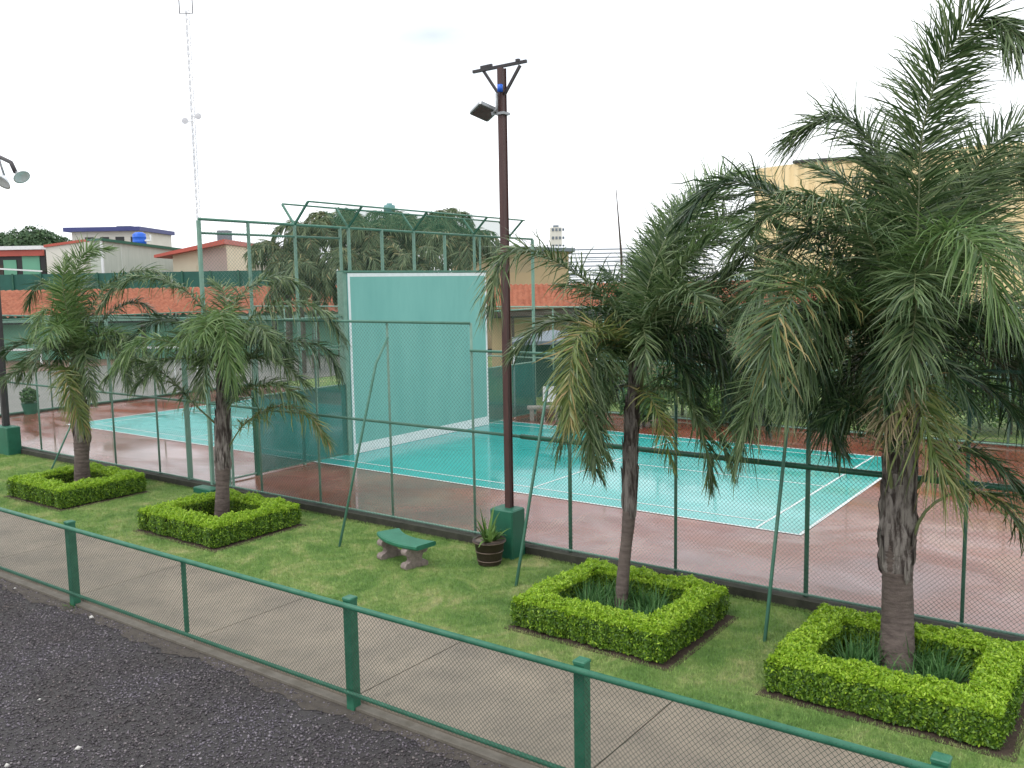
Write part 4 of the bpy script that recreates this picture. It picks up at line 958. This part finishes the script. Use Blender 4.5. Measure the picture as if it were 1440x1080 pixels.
o = fastmesh('plant', cloud(900, [(0, 0, .65, .3, .3, .3)], .05, 3), 4, 'bush', pl2)

# screened terrace fence above the pavilion
tf = bthing('screened_fence', 'long dark green fabric fence above the tiled roof on the left', 'fence', 230, 64.5)
xa2, xb2 = lx(-60, 230, 64.5), lx(455, 230, 64.5)
b = MB(); b.box(xa2, xb2, 0, .04, 3.2, lz(382.5, 230, 64.5)); lp_(b, 'fabric', 'screenfar', tf)
for k in range(14):
    x = xa2+(xb2-xa2)*k/13; b = MB(); b.box(x-.06, x+.06, -.1, -.01, 0, lz(381.5, 230, 64.5)); lp_(b, 'post', 'steeldark', tf)
# houses above the left
def house(name, label, px0, px1, py0, py1, depth, wall, depthsz=6, yaw=0, slope=0):
    mid = (px0+px1)/2; t = bthing(name, label, 'building', mid, depth, yaw)
    h = lx(px1, px0, depth)/2; z1 = lz(py0, mid, depth); z0 = 0
    b = MB(); V = [(-h, 0, z0), (h, 0, z0), (h, depthsz, z0), (-h, depthsz, z0), (-h, 0, z1-slope), (h, 0, z1+slope), (h, depthsz, z1+slope), (-h, depthsz, z1-slope)]
    b.raw(V, [(0,3,2,1),(4,5,6,7),(0,1,5,4),(1,2,6,5),(2,3,7,6),(3,0,4,7)]); lp_(b, 'wall', wall, t)
    return t, h, z1
t, h, z1 = house('house', 'white walled house with thin red parapet trim at the left', 68, 122, 344, 382, 72, 'palewall', 7, 0, .18)
b = MB(); b.raw([(-h-.1, -.12, z1-.36+.15), (h, -.12, z1+.02+.15), (h, -.12, z1+.22+.15), (-h-.1, -.12, z1-.14+.13), (-h-.1, 6.9, z1-.36+.15), (h, 6.9, z1+.02+.15), (h, 6.9, z1+.22+.15), (-h-.1, 6.9, z1-.14+.13)], [(0,1,2,3),(7,6,5,4),(3,2,6,7),(0,3,7,4),(1,5,6,2)]); lp_(b, 'trim', 'redroof', t)
# greenhouse-like shed: corner at px 147
dg = 68
t = bthing('shed', 'pale translucent sheeted shed with a corner post and green sloping eave behind the palm plume', 'building', 147, dg)
zc = lz(338, 147, dg); xr = lx(247, 147, dg)
b = MB(); xl = lx(121, 147, dg)
b.raw([(xl, 1, 0), (0, 0, 0), (xr, 8, 0), (xl, 9, 0), (xl, 1, zc), (0, 0, zc), (xr+.8, 8, lz(360, 247, dg+8)), (xl, 9, zc)], [(0,1,5,4),(1,2,6,5),(2,3,7,6),(3,0,4,7),(4,5,6),(4,6,7)]); lp_(b, 'wall', 'greywall', t)
b = MB(); b.bar((0, -.08, 0), (0, -.08, zc), .16); lp_(b, 'corner_post', 'white', t)
b = MB(); b.bar((0, -.2, zc+.05), (xr+.85, 7.8, lz(360, 247, dg+8)+.05), .2); b.bar((xl, .8, zc+.05), (0, -.2, zc+.05), .16); lp_(b, 'eave', 'steeldark', t)
for k in range(1, 6):
    u = k/6; b = MB(); b.bar((xr*u, 8*u-.12, 0), (xr*u, 8*u-.12, zc+(lz(360, 247, dg+8)-zc)*u), .06); lp_(b, 'sheet_joint', 'white', t)
# blue trimmed flat roofed house
t, h, z1 = house('house', 'white flat roofed house with a navy blue fascia behind the sheds on the left', 106, 200, 326, 350, 84, 'palewall', 8)
b = MB(); b.box(-h-.5, h+.3, -.6, 8.2, z1+.001, z1+.38); lp_(b, 'fascia', 'navy', t)
for k in range(4):
    b = MB(); x = -h+1.2+k*1.4; b.box(x, x+.8, -.04, 0, z1-1.4, z1-.5); lp_(b, 'window', 'dark', t)
b = MB(); b.box(.2, 1.5, 2, 3, z1+.5, z1+.62); b.box(.3, .4, 2.4, 2.5, z1+.38, z1+.5); b.box(1.3, 1.4, 2.4, 2.5, z1+.38, z1+.5); lp_(b, 'solar_panel', 'grey', t)
t = bthing('water_tank', 'bright blue cylindrical water tank on the rooftop left of the tall frame', 'water tank', 200, 80)
zt = lz(347, 200, 80); zz = lz(327, 200, 80); r = lx(209, 191, 80)/2
b = MB(); b.lathe([(r, 0), (r, (zz-zt)*.3), (r*1.05, (zz-zt)*.33), (r, (zz-zt)*.36), (r, (zz-zt)*.62), (r*1.05, (zz-zt)*.65), (r, (zz-zt)*.68), (r, (zz-zt)*.86), (r*.5, zz-zt), (r*.2, zz-zt)], (0, 0, zt), 20); lp_(b, 'tank', 'blue', t, True)
b = MB(); b.box(-.6, .6, -.6, .6, 0, zt-.001); lp_(b, 'stand', 'palewall', t)
b = MB(); b.tube([(r, -.2, zt+.5), (r+.5, -.2, zt+.5), (r+.5, -.2, zt+1)], .08, 6); lp_(b, 'pipe', 'white', t)
# long white/red sheds far left
t, h, z1 = house('shed', 'long open shed with a white flat roof edge and red beam at the far left', -40, 66, 352, 380, 74, 'dark', 6)
b = MB(); b.box(-h-.3, h, -.5, 6.2, z1+.002, z1+.3); lp_(b, 'roof', 'white', t)
b = MB(); b.box(-h, h, -.3, -.05, z1-.5, z1-.02); lp_(b, 'beam', 'redroof', t)
for u0, u1, z_, m_ in ((.0, .22, -1.6, 'greywall'), (.45, .62, -1.5, 'greenwall'), (.70, .93, -1.2, 'greenwall'), (.25, .44, -1.9, 'brownpost')):
    b = MB(); b.box(-h+2*h*u0, -h+2*h*u1, -.06, -.01, z1-2.4, z1+z_+.7); lp_(b, 'panel', m_, t)
b = MB(); b.bar((-h, -1.2, z1-1.3), (h, -.6, z1-1.75), .12); lp_(b, 'lower_beam', 'white', t)
# cream house with red slanting roof
t, h, z1 = house('house', 'cream and pink house with a slanting red roof beside the tall frame post', 245, 321, 350, 382, 66, 'cream', 7, 0, .25)
b = MB(); b.raw([(-h-1.0, -.9, z1-.62), (h+.15, -.9, z1+.28), (h+.15, 7.2, z1+.28), (-h-1.0, 7.2, z1-.62), (-h-1.0, -.9, z1-.42), (h+.15, -.9, z1+.62), (h+.15, 7.2, z1+.62), (-h-1.0, 7.2, z1-.42)], [(0,3,2,1),(4,5,6,7),(0,1,5,4),(1,2,6,5),(2,3,7,6),(3,0,4,7)]); lp_(b, 'roof', 'redroof', t)
b = MB(); xm = lx(286, 283, 66); b.box(xm, h-.01, -.05, -.002, 0, z1+.02); lp_(b, 'side_wall', 'pink', t)
b = MB(); b.box(h-.95, h-.15, 1, 2, z1+.63, z1+1.35); lp_(b, 'vent_box', 'grey', t)
b = MB(); b.box(xm-1.2, xm-.4, -.05, -.002, z1-1.9, z1-1.2); lp_(b, 'window', 'cream', t)
t, h, z1 = house('house', 'low house with a faded pink metal roof between the cream house and the far palms', 322, 392, 371, 382, 74, 'palewall', 7)
b = MB(); b.raw([(-h, -.4, z1), (h, -.4, z1+.3), (h, 7, z1+1.0), (-h, 7, z1+.6), (-h, -.4, z1+.08), (h, -.4, z1+.38), (h, 7, z1+1.08), (-h, 7, z1+.68)], [(0,3,2,1),(4,5,6,7),(0,1,5,4),(1,2,6,5),(2,3,7,6),(3,0,4,7)]); lp_(b, 'roof', 'pinkroof', t)
t, h, z1 = house('house', 'cream house with arched openings half hidden behind the far palms', 375, 425, 365, 384, 80, 'cream', 6)
for k in range(3):
    b = MB(); x = -h+.5+k*1.0; b.box(x, x+.6, -.05, -.01, z1-1.2, z1-.3); lp_(b, 'opening', 'dark', t)

# tan building on the right with tiled roof
dt = 42
tb = bthing('clubhouse', 'tan walled clubhouse with a red tiled roof behind the right half of the court', 'building', 880, dt)
xa, xb = lx(690, 880, dt), lx(1230, 880, dt)
b = MB(); b.box(xa, xb, 0, .2, 0, 3.15); lp_(b, 'wall', 'tan', tb)
fastmesh('roof', tiled_roof(xa-.6, xb+.5, -1.4, 3.10, 4.0, 4.22, .26, 10), 4, 'tile', tb)
b = MB(); b.box(xa-.6, xb+.5, -1.46, -1.41, 2.86, 3.06); lp_(b, 'fascia', 'brownpost', tb)
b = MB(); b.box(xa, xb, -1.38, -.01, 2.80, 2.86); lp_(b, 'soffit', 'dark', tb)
b = MB(); x0, x1 = lx(775, 880, dt), lx(812, 880, dt); b.box(x0, x1, -.12, -.01, 1.70, 1.82); b.box(x0, x1, -.12, -.01, 1.2, 1.28); b.box(x0, x0+.1, -.12, -.01, 1.281, 1.699); lp_(b, 'window_frame', 'cream', tb)
b = MB(); b.box(x0+.1, x1, -.06, -.01, 1.29, 1.69); lp_(b, 'window', 'dark', tb)
for px in (830, 905, 985, 1060):
    b = MB(); x = lx(px, 880, dt); b.box(x, x+1.2, -.06, -.002, 1.0, 2.2); f_ = lp_(b, 'window', 'dark', tb)
for px in (720, 800, 880, 960, 1040):
    b = MB(); x = lx(px, 880, dt); b.box(x-.07, x+.07, -1.3, -1.15, 0, 2.8); lp_(b, 'post', 'brownpost', tb)
# tan block behind far palms, flat roof
t, h, z1 = house('building', 'plain tan block with a grey flat roof behind the light pole', 636, 800, 352, 402, 60, 'tan', 9, 0, -.15)
b = MB(); b.raw([(-h-.4, -.5, z1+.17), (h+.4, -.5, z1-.17), (h+.4, 9, z1-.17), (-h-.4, 9, z1+.17), (-h-.4, -.5, z1+.45), (h+.4, -.5, z1+.05), (h+.4, 9, z1+.05), (-h-.4, 9, z1+.45)], [(0,3,2,1),(4,5,6,7),(0,1,5,4),(1,2,6,5),(2,3,7,6),(3,0,4,7)]); lp_(b, 'roof', 'grey', t)
# white louvred roof right of pole
t = bthing('building', 'white ribbed roofed building between the slim palm crown and the tiled roof', 'building', 850, 75)
h = lx(1030, 690, 75)/2; z1 = lz(340, 850, 75); z0 = lz(400, 850, 75)
MAT['paleroof'] = mat('pale grey sheet roof', (.66, .68, .70), (.74, .75, .76), 2, .5)
b = MB(); b.raw([(-h, 0, z0), (h, 0, z0), (h, 9, z1), (-h, 9, z1)], [(0, 1, 2, 3)]); b.raw([(-h, 0, z0-.2), (h, 0, z0-.2), (h, 9, z1-.2), (-h, 9, z1-.2)], [(3, 2, 1, 0)]); lp_(b, 'roof', 'paleroof', t)
b = MB()
for k in range(1, 9): u = k/9; b.bar((-h, 9*u, z0+(z1-z0)*u+.04), (h, 9*u, z0+(z1-z0)*u+.04), .09)
lp_(b, 'roof_ribs', 'grey', t)
b = MB(); b.box(-h+.2, h-.2, .2, 8.8, 0, z0-.25); lp_(b, 'wall', 'palewall', t)
# large yellow ribbed hall
def hall():
    t = thing('hall', 'huge yellow ribbed metal hall with curved wall behind the near right palm', 'building', tuple(at(1250, 400, 64)*np.array([1, 1, 0])))
    spec = [(1058, 240, 72), (1120, 232, 67), (1200, 228, 64), (1300, 214, 61), (1400, 204, 59), (1500, 200, 58.5), (1680, 198, 59)]
    pts = [at(px, 400, d_) for px, py, d_ in spec]
    C_, L = catmull([p*np.array([1, 1, 0]) for p in pts], 400)
    T = np.gradient(C_, axis=0); T = nrm(T); Nn = np.stack([-T[:, 1], T[:, 0], 0*T[:, 0]], 1)
    s = np.linspace(0, L, 400); rib = .12*(np.mod(s, .9) < .45)
    P = C_-Nn*rib[:, None]*-1
    ztop = np.interp(s, np.linspace(0, L, len(spec)), [lz(py, px, d_) for px, py, d_ in spec])
    V = []
    for z in (np.zeros(400), ztop): Q = P.copy(); Q[:, 2] = z; V.append(Q)
    back = C_+np.array([-6, 16, 0])*1.0
    for z in (ztop+.3, ): Q = C_.copy(); Q = Q+nrm((C_-CAM)*np.array([1, 1, 0]))*14; Q[:, 2] = z; V.append(Q)
    V = np.concatenate(V); i = np.arange(399)
    F = np.concatenate([np.stack([i, i+1, 400+i+1, 400+i], 1), np.stack([400+i, 400+i+1, 800+i+1, 800+i], 1)])
    part_fast('wall', (V, F), 'yellow', t)
    m = MB(); Q = C_.copy(); Q[:, 2] = ztop+.12; Q = Q[62:175]; m.tube(Q[::8], .13, 6); part(m, 'roof_trim', 'dark', t)
    m = MB(); p0 = C_[0]; p1 = p0+nrm((p0-CAM)*np.array([1, 1, 0]))*14; m.raw([(p0[0], p0[1], 0), (p1[0], p1[1], 0), (p1[0], p1[1], ztop[0]), (p0[0], p0[1], ztop[0])], [(0, 1, 2, 3)]); part(m, 'end_wall', 'yellow', t)
hall()
# high rise far off
t, h, z1 = house('apartment_tower', 'distant pale grey apartment tower above the slim palm', 775, 791, 320, 360, 330, 'palewall', 6)
for k in range(6):
    for j in range(4):
        b = MB(); x = -h+.5+j*1.25; b.box(x, x+.8, -.15, -.02, z1-1.4-k*2.9, z1-.4-k*2.9); lp_(b, 'window', 'grey', t)
b = MB(); b.box(-1, 1, 1, 3, z1+.01, z1+.8); lp_(b, 'roof_plant', 'grey', t)
# radio mast
t = bthing('radio_mast', 'very tall thin lattice radio mast with antennas and small dishes against the sky', 'mast', 284, 125)
zt = lz(26, 272, 125)
MAT['mast'] = mat('pale mast steel', (.42, .42, .45), (.55, .55, .56), .6, .5)
b = MB(); lean = lx(272, 284, 125)
for a in range(3):
    c_ = (math.cos(a*2.094)*.28, math.sin(a*2.094)*.28); b.tube([(c_[0], c_[1], 0), (c_[0]+lean*0-0, c_[1], zt)], .045, 4)
nseg = 46
for k in range(nseg):
    z0_, z1_ = zt*k/nseg, zt*(k+1)/nseg
    for a in range(3):
        c0 = (math.cos(a*2.094)*.28, math.sin(a*2.094)*.28); c1 = (math.cos((a+1)*2.094)*.28, math.sin((a+1)*2.094)*.28)
        b.tube([(c0[0], c0[1], z0_), (c1[0], c1[1], z1_)], .025, 3)
lp_(b, 'lattice', 'mast', t)
for x0 in (-1.0, .75):
    b = MB(); b.tube([(x0, 0, zt-.5), (x0, 0, zt+2.8)], .07, 5); b.tube([(0, 0, zt-.5), (x0, 0, zt-.5)], .05, 4); lp_(b, 'antenna', 'poledark', t)
for (x0, py) in ((.85, 169), (-.95, 175)):
    z_ = lz(py, 284, 125); b = MB(); b.lathe([(.05, -.25), (.42, 0), (.44, .12), (.02, .15)], n=14)
    Rm = np.array(Matrix.Rotation(math.radians(75), 3, 'X')); b.v = [np.concatenate(b.v)@Rm.T+np.array([x0, -.3, z_])]
    b.tube([(0, 0, z_), (x0, -.2, z_)], .05, 4); lp_(b, 'dish', 'mast', t)
t = bthing('flag_pole', 'thin leaning bare pole rising above the slim palm', 'pole', 876, 38)
b = MB(); b.tube([(0, 0, 0), (-.06, 0, lz(360, 876, 38)), (lx(867, 876, 38), 0, lz(268, 867, 38))], [.06, .05, .015], 6); lp_(b, 'shaft', 'brownpost', t)
# utility wires
b = MB()
for k, py in enumerate((352, 362, 372, 380)):
    P0, P1 = at(640, py-6, 90), at(1080, py+4, 70)
    u = np.linspace(0, 1, 24)[:, None]; P = P0+(P1-P0)*u; P[:, 2] -= 4*.9*(u[:, 0]*(1-u[:, 0])); b.tube(P, .025, 4)
tag(b.build('utility_wires', 'poledark'), 'thin black utility wires strung behind the light pole and slim palm', 'wires')

# gazebo tent
t = bthing('gazebo', 'grey pointed canopy tent with dark green sides behind the far fence', 'gazebo', 777, 33)
e = 1.5; zp, ze = lz(464, 777, 33), lz(477, 777, 33)
b = MB(); b.raw([(-e, -1.3, ze), (e, -1.3, ze), (e, 1.3, ze), (-e, 1.3, ze), (0, 0, zp), (-e, -1.3, ze-.12), (e, -1.3, ze-.12), (e, 1.3, ze-.12), (-e, 1.3, ze-.12)], [(0,1,4),(1,2,4),(2,3,4),(3,0,4),(5,6,1,0),(6,7,2,1),(7,8,3,2),(8,5,0,3)]); lp_(b, 'canopy', 'grey', t)
for sx in (-1, 1):
    for sy in (-1, 1):
        b = MB(); b.bar((sx*(e-.05), sy*1.25, 0), (sx*(e-.05), sy*1.25, ze), .06); lp_(b, 'leg', 'white', t)
b = MB(); b.box(-e, e, 1.26, 1.29, 0, ze-.12); lp_(b, 'side_panel', 'screenfar', t)
t = bthing('garden_chair', 'white plastic chair outside the far fence near the grey canopy', 'chair', 771, 30)
b = MB(); b.bevbox(-.23, .23, -.22, .22, .40, .44, .015); lp_(b, 'seat', 'white', t)
b = MB(); b.bevbox(-.22, .22, .20, .24, .445, .88, .012); lp_(b, 'backrest', 'white', t)
for sx in (-1, 1):
    for sy in (-1, 1):
        b = MB(); b.bar((sx*.2, sy*.19, 0), (sx*.19, sy*.18, .4), .035); lp_(b, 'leg', 'white', t)
t = bthing('stone_bench', 'low grey stone bench on the lawn behind the far fence', 'bench', 763, 28.6)
b = MB(); b.bevbox(-.55, .55, -.2, .2, .36, .44, .02); lp_(b, 'seat', 'conc', t)
for sx in (-1, 1):
    b = MB(); b.bevbox(sx*.4-.07, sx*.4+.07, -.17, .17, 0, .358, .01); lp_(b, 'leg', 'conc', t)

# garden shrubs beyond far fence
shr = [(905, 27, 1.5, 'bush'), (960, 29, 2.4, 'bush'), (1010, 27, 1.2, 'bushlight'), (1050, 30, 2.8, 'bush'), (1110, 28, 1.8, 'bushlight'), (1160, 30, 3.0, 'bush'),
       (1215, 28, 2.0, 'bush'), (1270, 27, 2.6, 'bush'), (1330, 26, 2.2, 'bushlight'), (1385, 25, 2.6, 'bush'), (1430, 24.5, 2.9, 'bushlight'), (1475, 26, 2.4, 'bush'), (860, 33, 2.2, 'bush'), (1090, 35, 3.2, 'bush'), (1400, 31, 4.0, 'bush')]
names = {'bush': 'dark green garden shrub', 'bushlight': 'light green garden shrub'}
for k, (px, dpt, hh, m_) in enumerate(shr):
    side = 'seen through the slim palm fronds' if px < 1100 else ('behind the crown of the near right palm' if px < 1300 else 'at the right edge behind the far fence')
    size_ = 'low' if hh < 1.9 else ('tall' if hh > 2.7 else 'rounded')
    t = bthing('shrub', f'{size_} {names[m_]} {side}', 'shrub', px, dpt, group='garden shrubs beyond the far fence')
    w_ = hh*.5
    o = fastmesh('foliage', cloud(2600, [(0, 0, hh*.55, w_, w_, hh*.45), (w_*.5, .2, hh*.4, w_*.6, w_*.6, hh*.35), (-w_*.5, -.2, hh*.45, w_*.6, w_*.6, hh*.35)], .07, k+20), 4, m_, t)
    b = MB(); b.tube([(0, 0, 0), (.05, 0, hh*.6)], .05, 6); lp_(b, 'stem', 'brownpost', t)
# far broadleaf trees
for k, (px, dpt, py, ww, lab) in enumerate(((50, 95, 318, 3.3, 'round green tree rising behind the sheds at the far left'), (8, 98, 326, 2.6, 'lower green tree at the extreme left behind the sheds'), (90, 100, 333, 2.4, 'small green tree behind the red trimmed white house'))):
    t = bthing('tree', lab, 'tree', px, dpt); zt = lz(py, px, dpt); o = None
    fastmesh('crown', cloud(9000, [(0, 0, zt-2.6, ww, ww, 2.5), (-ww*.7, 0, zt-3.4, ww*.7, ww*.7, 2), (ww*.7, 0, zt-3.3, ww*.75, ww*.7, 2.1), (ww*.2, 0, zt-1.4, ww*.5, ww*.5, 1.2)], .2, 60+k), 4, 'farleaf', t)
    b = MB(); b.tube([(0, 0, 0), (0, 0, zt-3)], .25, 7); lp_(b, 'trunk', 'brownpost', t)
# distant hill
b = MB(); n = 40
V = []; P0 = at(200, 400, 900); 
for i in range(n+1):
    u = i/n; p = at(-200+1900*u, 400, 900); hgt = 12+10*math.sin(u*9)+7*math.sin(u*23+1)
    for (dd, zz) in ((-60, -5), (0, hgt), (120, hgt*1.2), (260, -5)): V.append((p[0]+FH[0]*dd, p[1]+FH[1]*dd, zz))
b.raw(V, [(i*4+j, (i+1)*4+j, (i+1)*4+j+1, i*4+j+1) for i in range(n) for j in range(3)])
MAT['hill'] = mat('far hill', (.20, .27, .25), (.26, .33, .31), .01, .9)
tag(b.build('hills', 'hill'), kind='structure')
# mass of far palms behind the wall: library fronds shared by copies
lib = []
for k in range(4):
    e = math.radians(65-8*k); p = np.zeros(3); P = [p.copy()]
    for st in range(8):
        p = p+np.array([math.cos(e), 0, math.sin(e)])*2.9/8; P.append(p.copy()); e -= math.radians(10+2.6*st)
    V, F, mi = frond_data(P[::2], .80, .07, 24, .9, .15, 3, (-20, 40), .03)
    me_o = fastmesh('frond', (V, F), 4, ['farpalm', 'rachisb'], None, mi); me = me_o.data; bpy.data.objects.remove(me_o); lib.append(me)
far = [(402, 47, 345, 0, 'outermost left of the far palms, its crown lower than the rest behind the frame'), (440, 48, 312, 0, 'second far palm from the left behind the angled frame arms'), (480, 50, 300, 0, 'broad far palm just above the left corner of the hitting wall'),
       (520, 47, 318, 0, 'far palm left of the green rooftop tank'), (556, 52, 305, 0, 'far palm below the green rooftop tank'), (596, 49, 312, 0, 'far palm above the middle of the hitting wall'),
       (628, 52, 298, 0, 'tallest dark spiky far palm right of the rooftop tank'), (650, 47, 330, 0, 'rightmost far palm beside the tan block'), (420, 46, 375, 0, 'low young far palm left of the wall corner'),
       (500, 45, 360, 0, 'low far palm just above the top left of the wall'), (575, 45, 358, 0, 'low far palm just above the wall centre')]
for k, (px, dpt, py, _, lab) in enumerate(far):
    t = bthing('palm_tree', lab, 'palm tree', px, dpt, group='cluster of far palms behind the hitting wall'); zt = lz(py+22, px, dpt)
    b = MB(); b.tube([(0, 0, 0), (.1, 0, zt*.5), (0, 0, zt)], [.22, .16, .13], 8); lp_(b, 'trunk', 'bark', t)
    nf = 26
    for j in range(nf):
        f_ = bpy.data.objects.new('frond', lib[(j+k) % 4]); COL.objects.link(f_); f_.parent = t
        f_.location = (0, 0, zt); f_.rotation_euler = (random.uniform(-.2, .2), random.uniform(-.35, .75), j*2.399+k)
        s_ = random.uniform(.65, .98); f_.scale = (s_, s_, s_)
# rooftop tank behind the palms
t = bthing('water_tank', 'dull blue green round water tank on a stand above the far palms', 'water tank', 551, 62)
zt, zb_ = lz(287, 551, 62), lz(302, 551, 62); r = lx(559, 543, 62)/2
b = MB(); b.lathe([(r*.7, 0), (r, .12), (r*1.03, (zt-zb_)*.5), (r, (zt-zb_)*.8), (r*.5, (zt-zb_)*.88), (r*.5, zt-zb_), (.1, zt-zb_)], (0, 0, zb_), 18); lp_(b, 'tank', 'tankgreen', t, True)
b = MB(); [b.bar((sx*r*.7, sy*r*.7, 0), (sx*r*.6, sy*r*.6, zb_), .12) for sx in (-1, 1) for sy in (-1, 1)]; lp_(b, 'stand', 'brownpost', t)
# pale stones on the gravel
stl = [((129, 868), .05, 'largest pale stone on the gravel near the tall green post'), ((21, 827), .035, 'pale stone on the gravel at the left edge by the fence'), ((56, 983), .022, 'small pale stone in the middle of the gravel'),
       ((110, 1052), .04, 'pale stone on the gravel near the bottom left'), ((148, 1026), .018, 'tiny pale stone on the gravel near the bottom'), ((10, 1076), .04, 'pale stone in the bottom left corner of the gravel'), ((199, 1077), .025, 'small pale stone at the bottom edge of the gravel')]
for (pp, s_, lab) in stl:
    p = plane(pp[0], pp[1], 'z', -.16); v, f = stones(1, 0, 0, 0, 0, 0, s_, s_)
    v = v-v.mean(0); o = fastmesh('stone', (v, f), 3, 'pebble'); o.location = (p[0], p[1], -.165); tag(o, lab, 'stone', 'pale stones on the gravel')
# weeds by the post
p = plane(105, 858, 'z', -.22); V, F = straps(60, (0, 0, 0), .12, .01, .14, (30, 80), .4, 'lily', 'x')
o = fastmesh('weed_tuft', (V, F), 4, 'bushlight'); o.location = (p[0], p[1], -.18); tag(o, 'small green weed tuft on the gravel at the foot of the left fence post', 'weed')

# ------------------------------------------------------------------ light
wd_ = bpy.data.worlds.new('World'); scene.world = wd_; wd_.use_nodes = True
nt = wd_.node_tree; nt.nodes.clear()
out = nt.nodes.new('ShaderNodeOutputWorld'); bg = nt.nodes.new('ShaderNodeBackground')
sky = nt.nodes.new('ShaderNodeTexSky'); sky.sky_type = 'NISHITA'; sky.sun_disc = False
SE, SA = math.radians(58), math.radians(200)
sky.sun_elevation = SE; sky.sun_rotation = SA
tc = nt.nodes.new('ShaderNodeTexCoord')
n1 = nt.nodes.new('ShaderNodeTexNoise'); n1.inputs['Scale'].default_value = 2.6; n1.inputs['Detail'].default_value = 7; n1.inputs['Roughness'].default_value = .55
mp = nt.nodes.new('ShaderNodeMapping'); mp.inputs['Scale'].default_value = (1, 1, 2.2); nt.links.new(tc.outputs['Generated'], mp.inputs[0]); nt.links.new(mp.outputs[0], n1.inputs['Vector'])
rp = nt.nodes.new('ShaderNodeValToRGB'); rp.color_ramp.elements[0].position = .27; rp.color_ramp.elements[1].position = .44; rp.color_ramp.elements[0].color = (.58, .58, .58, 1)
nt.links.new(n1.outputs['Fac'], rp.inputs[0])
dn = nrm(np.array(at(610, 50, 1))-CAM)
vm = nt.nodes.new('ShaderNodeVectorMath'); vm.operation = 'SUBTRACT'; nt.links.new(tc.outputs['Generated'], vm.inputs[0]); vm.inputs[1].default_value = tuple(dn)
vs = nt.nodes.new('ShaderNodeVectorMath'); vs.operation = 'MULTIPLY'; nt.links.new(vm.outputs[0], vs.inputs[0]); vs.inputs[1].default_value = (1, 1, 3.0)
vl = nt.nodes.new('ShaderNodeVectorMath'); vl.operation = 'LENGTH'; nt.links.new(vs.outputs[0], vl.inputs[0])
ad = nt.nodes.new('ShaderNodeMath'); ad.operation = 'MULTIPLY_ADD'; nt.links.new(n1.outputs['Fac'], ad.inputs[0]); ad.inputs[1].default_value = .35; nt.links.new(vl.outputs['Value'], ad.inputs[2])
mr_ = nt.nodes.new('ShaderNodeMapRange'); nt.links.new(ad.outputs[0], mr_.inputs[0]); mr_.inputs[1].default_value = .16; mr_.inputs[2].default_value = .36; mr_.inputs[3].default_value = .42; mr_.inputs[4].default_value = 1
mn = nt.nodes.new('ShaderNodeMath'); mn.operation = 'MINIMUM'; nt.links.new(rp.outputs[0], mn.inputs[0]); nt.links.new(mr_.outputs[0], mn.inputs[1])
mx = nt.nodes.new('ShaderNodeMix'); mx.data_type = 'RGBA'
nt.links.new(mn.outputs[0], mx.inputs[0]); nt.links.new(sky.outputs[0], mx.inputs[6]); mx.inputs[7].default_value = (11.6, 11.9, 12.3, 1)
nt.links.new(mx.outputs[2], bg.inputs[0]); bg.inputs[1].default_value = .10
nt.links.new(bg.outputs[0], out.inputs[0])
sd_ = bpy.data.lights.new('sun', 'SUN'); sd_.energy = .8; sd_.angle = math.radians(14); sd_.color = (1, .97, .92)
sun = bpy.data.objects.new('sun', sd_); COL.objects.link(sun)
dirv = Vector((math.sin(SA)*math.cos(SE), math.cos(SA)*math.cos(SE), math.sin(SE)))
sun.rotation_euler = dirv.to_track_quat('Z', 'Y').to_euler()
scene.render.engine = 'CYCLES'
scene.view_settings.view_transform = 'Standard'; scene.view_settings.look = 'None'; scene.view_settings.gamma = 1; scene.view_settings.exposure = .42
scene.cycles.max_bounces = 8; scene.cycles.transparent_max_bounces = 16
scene.render.resolution_x = 1024; scene.render.resolution_y = 768
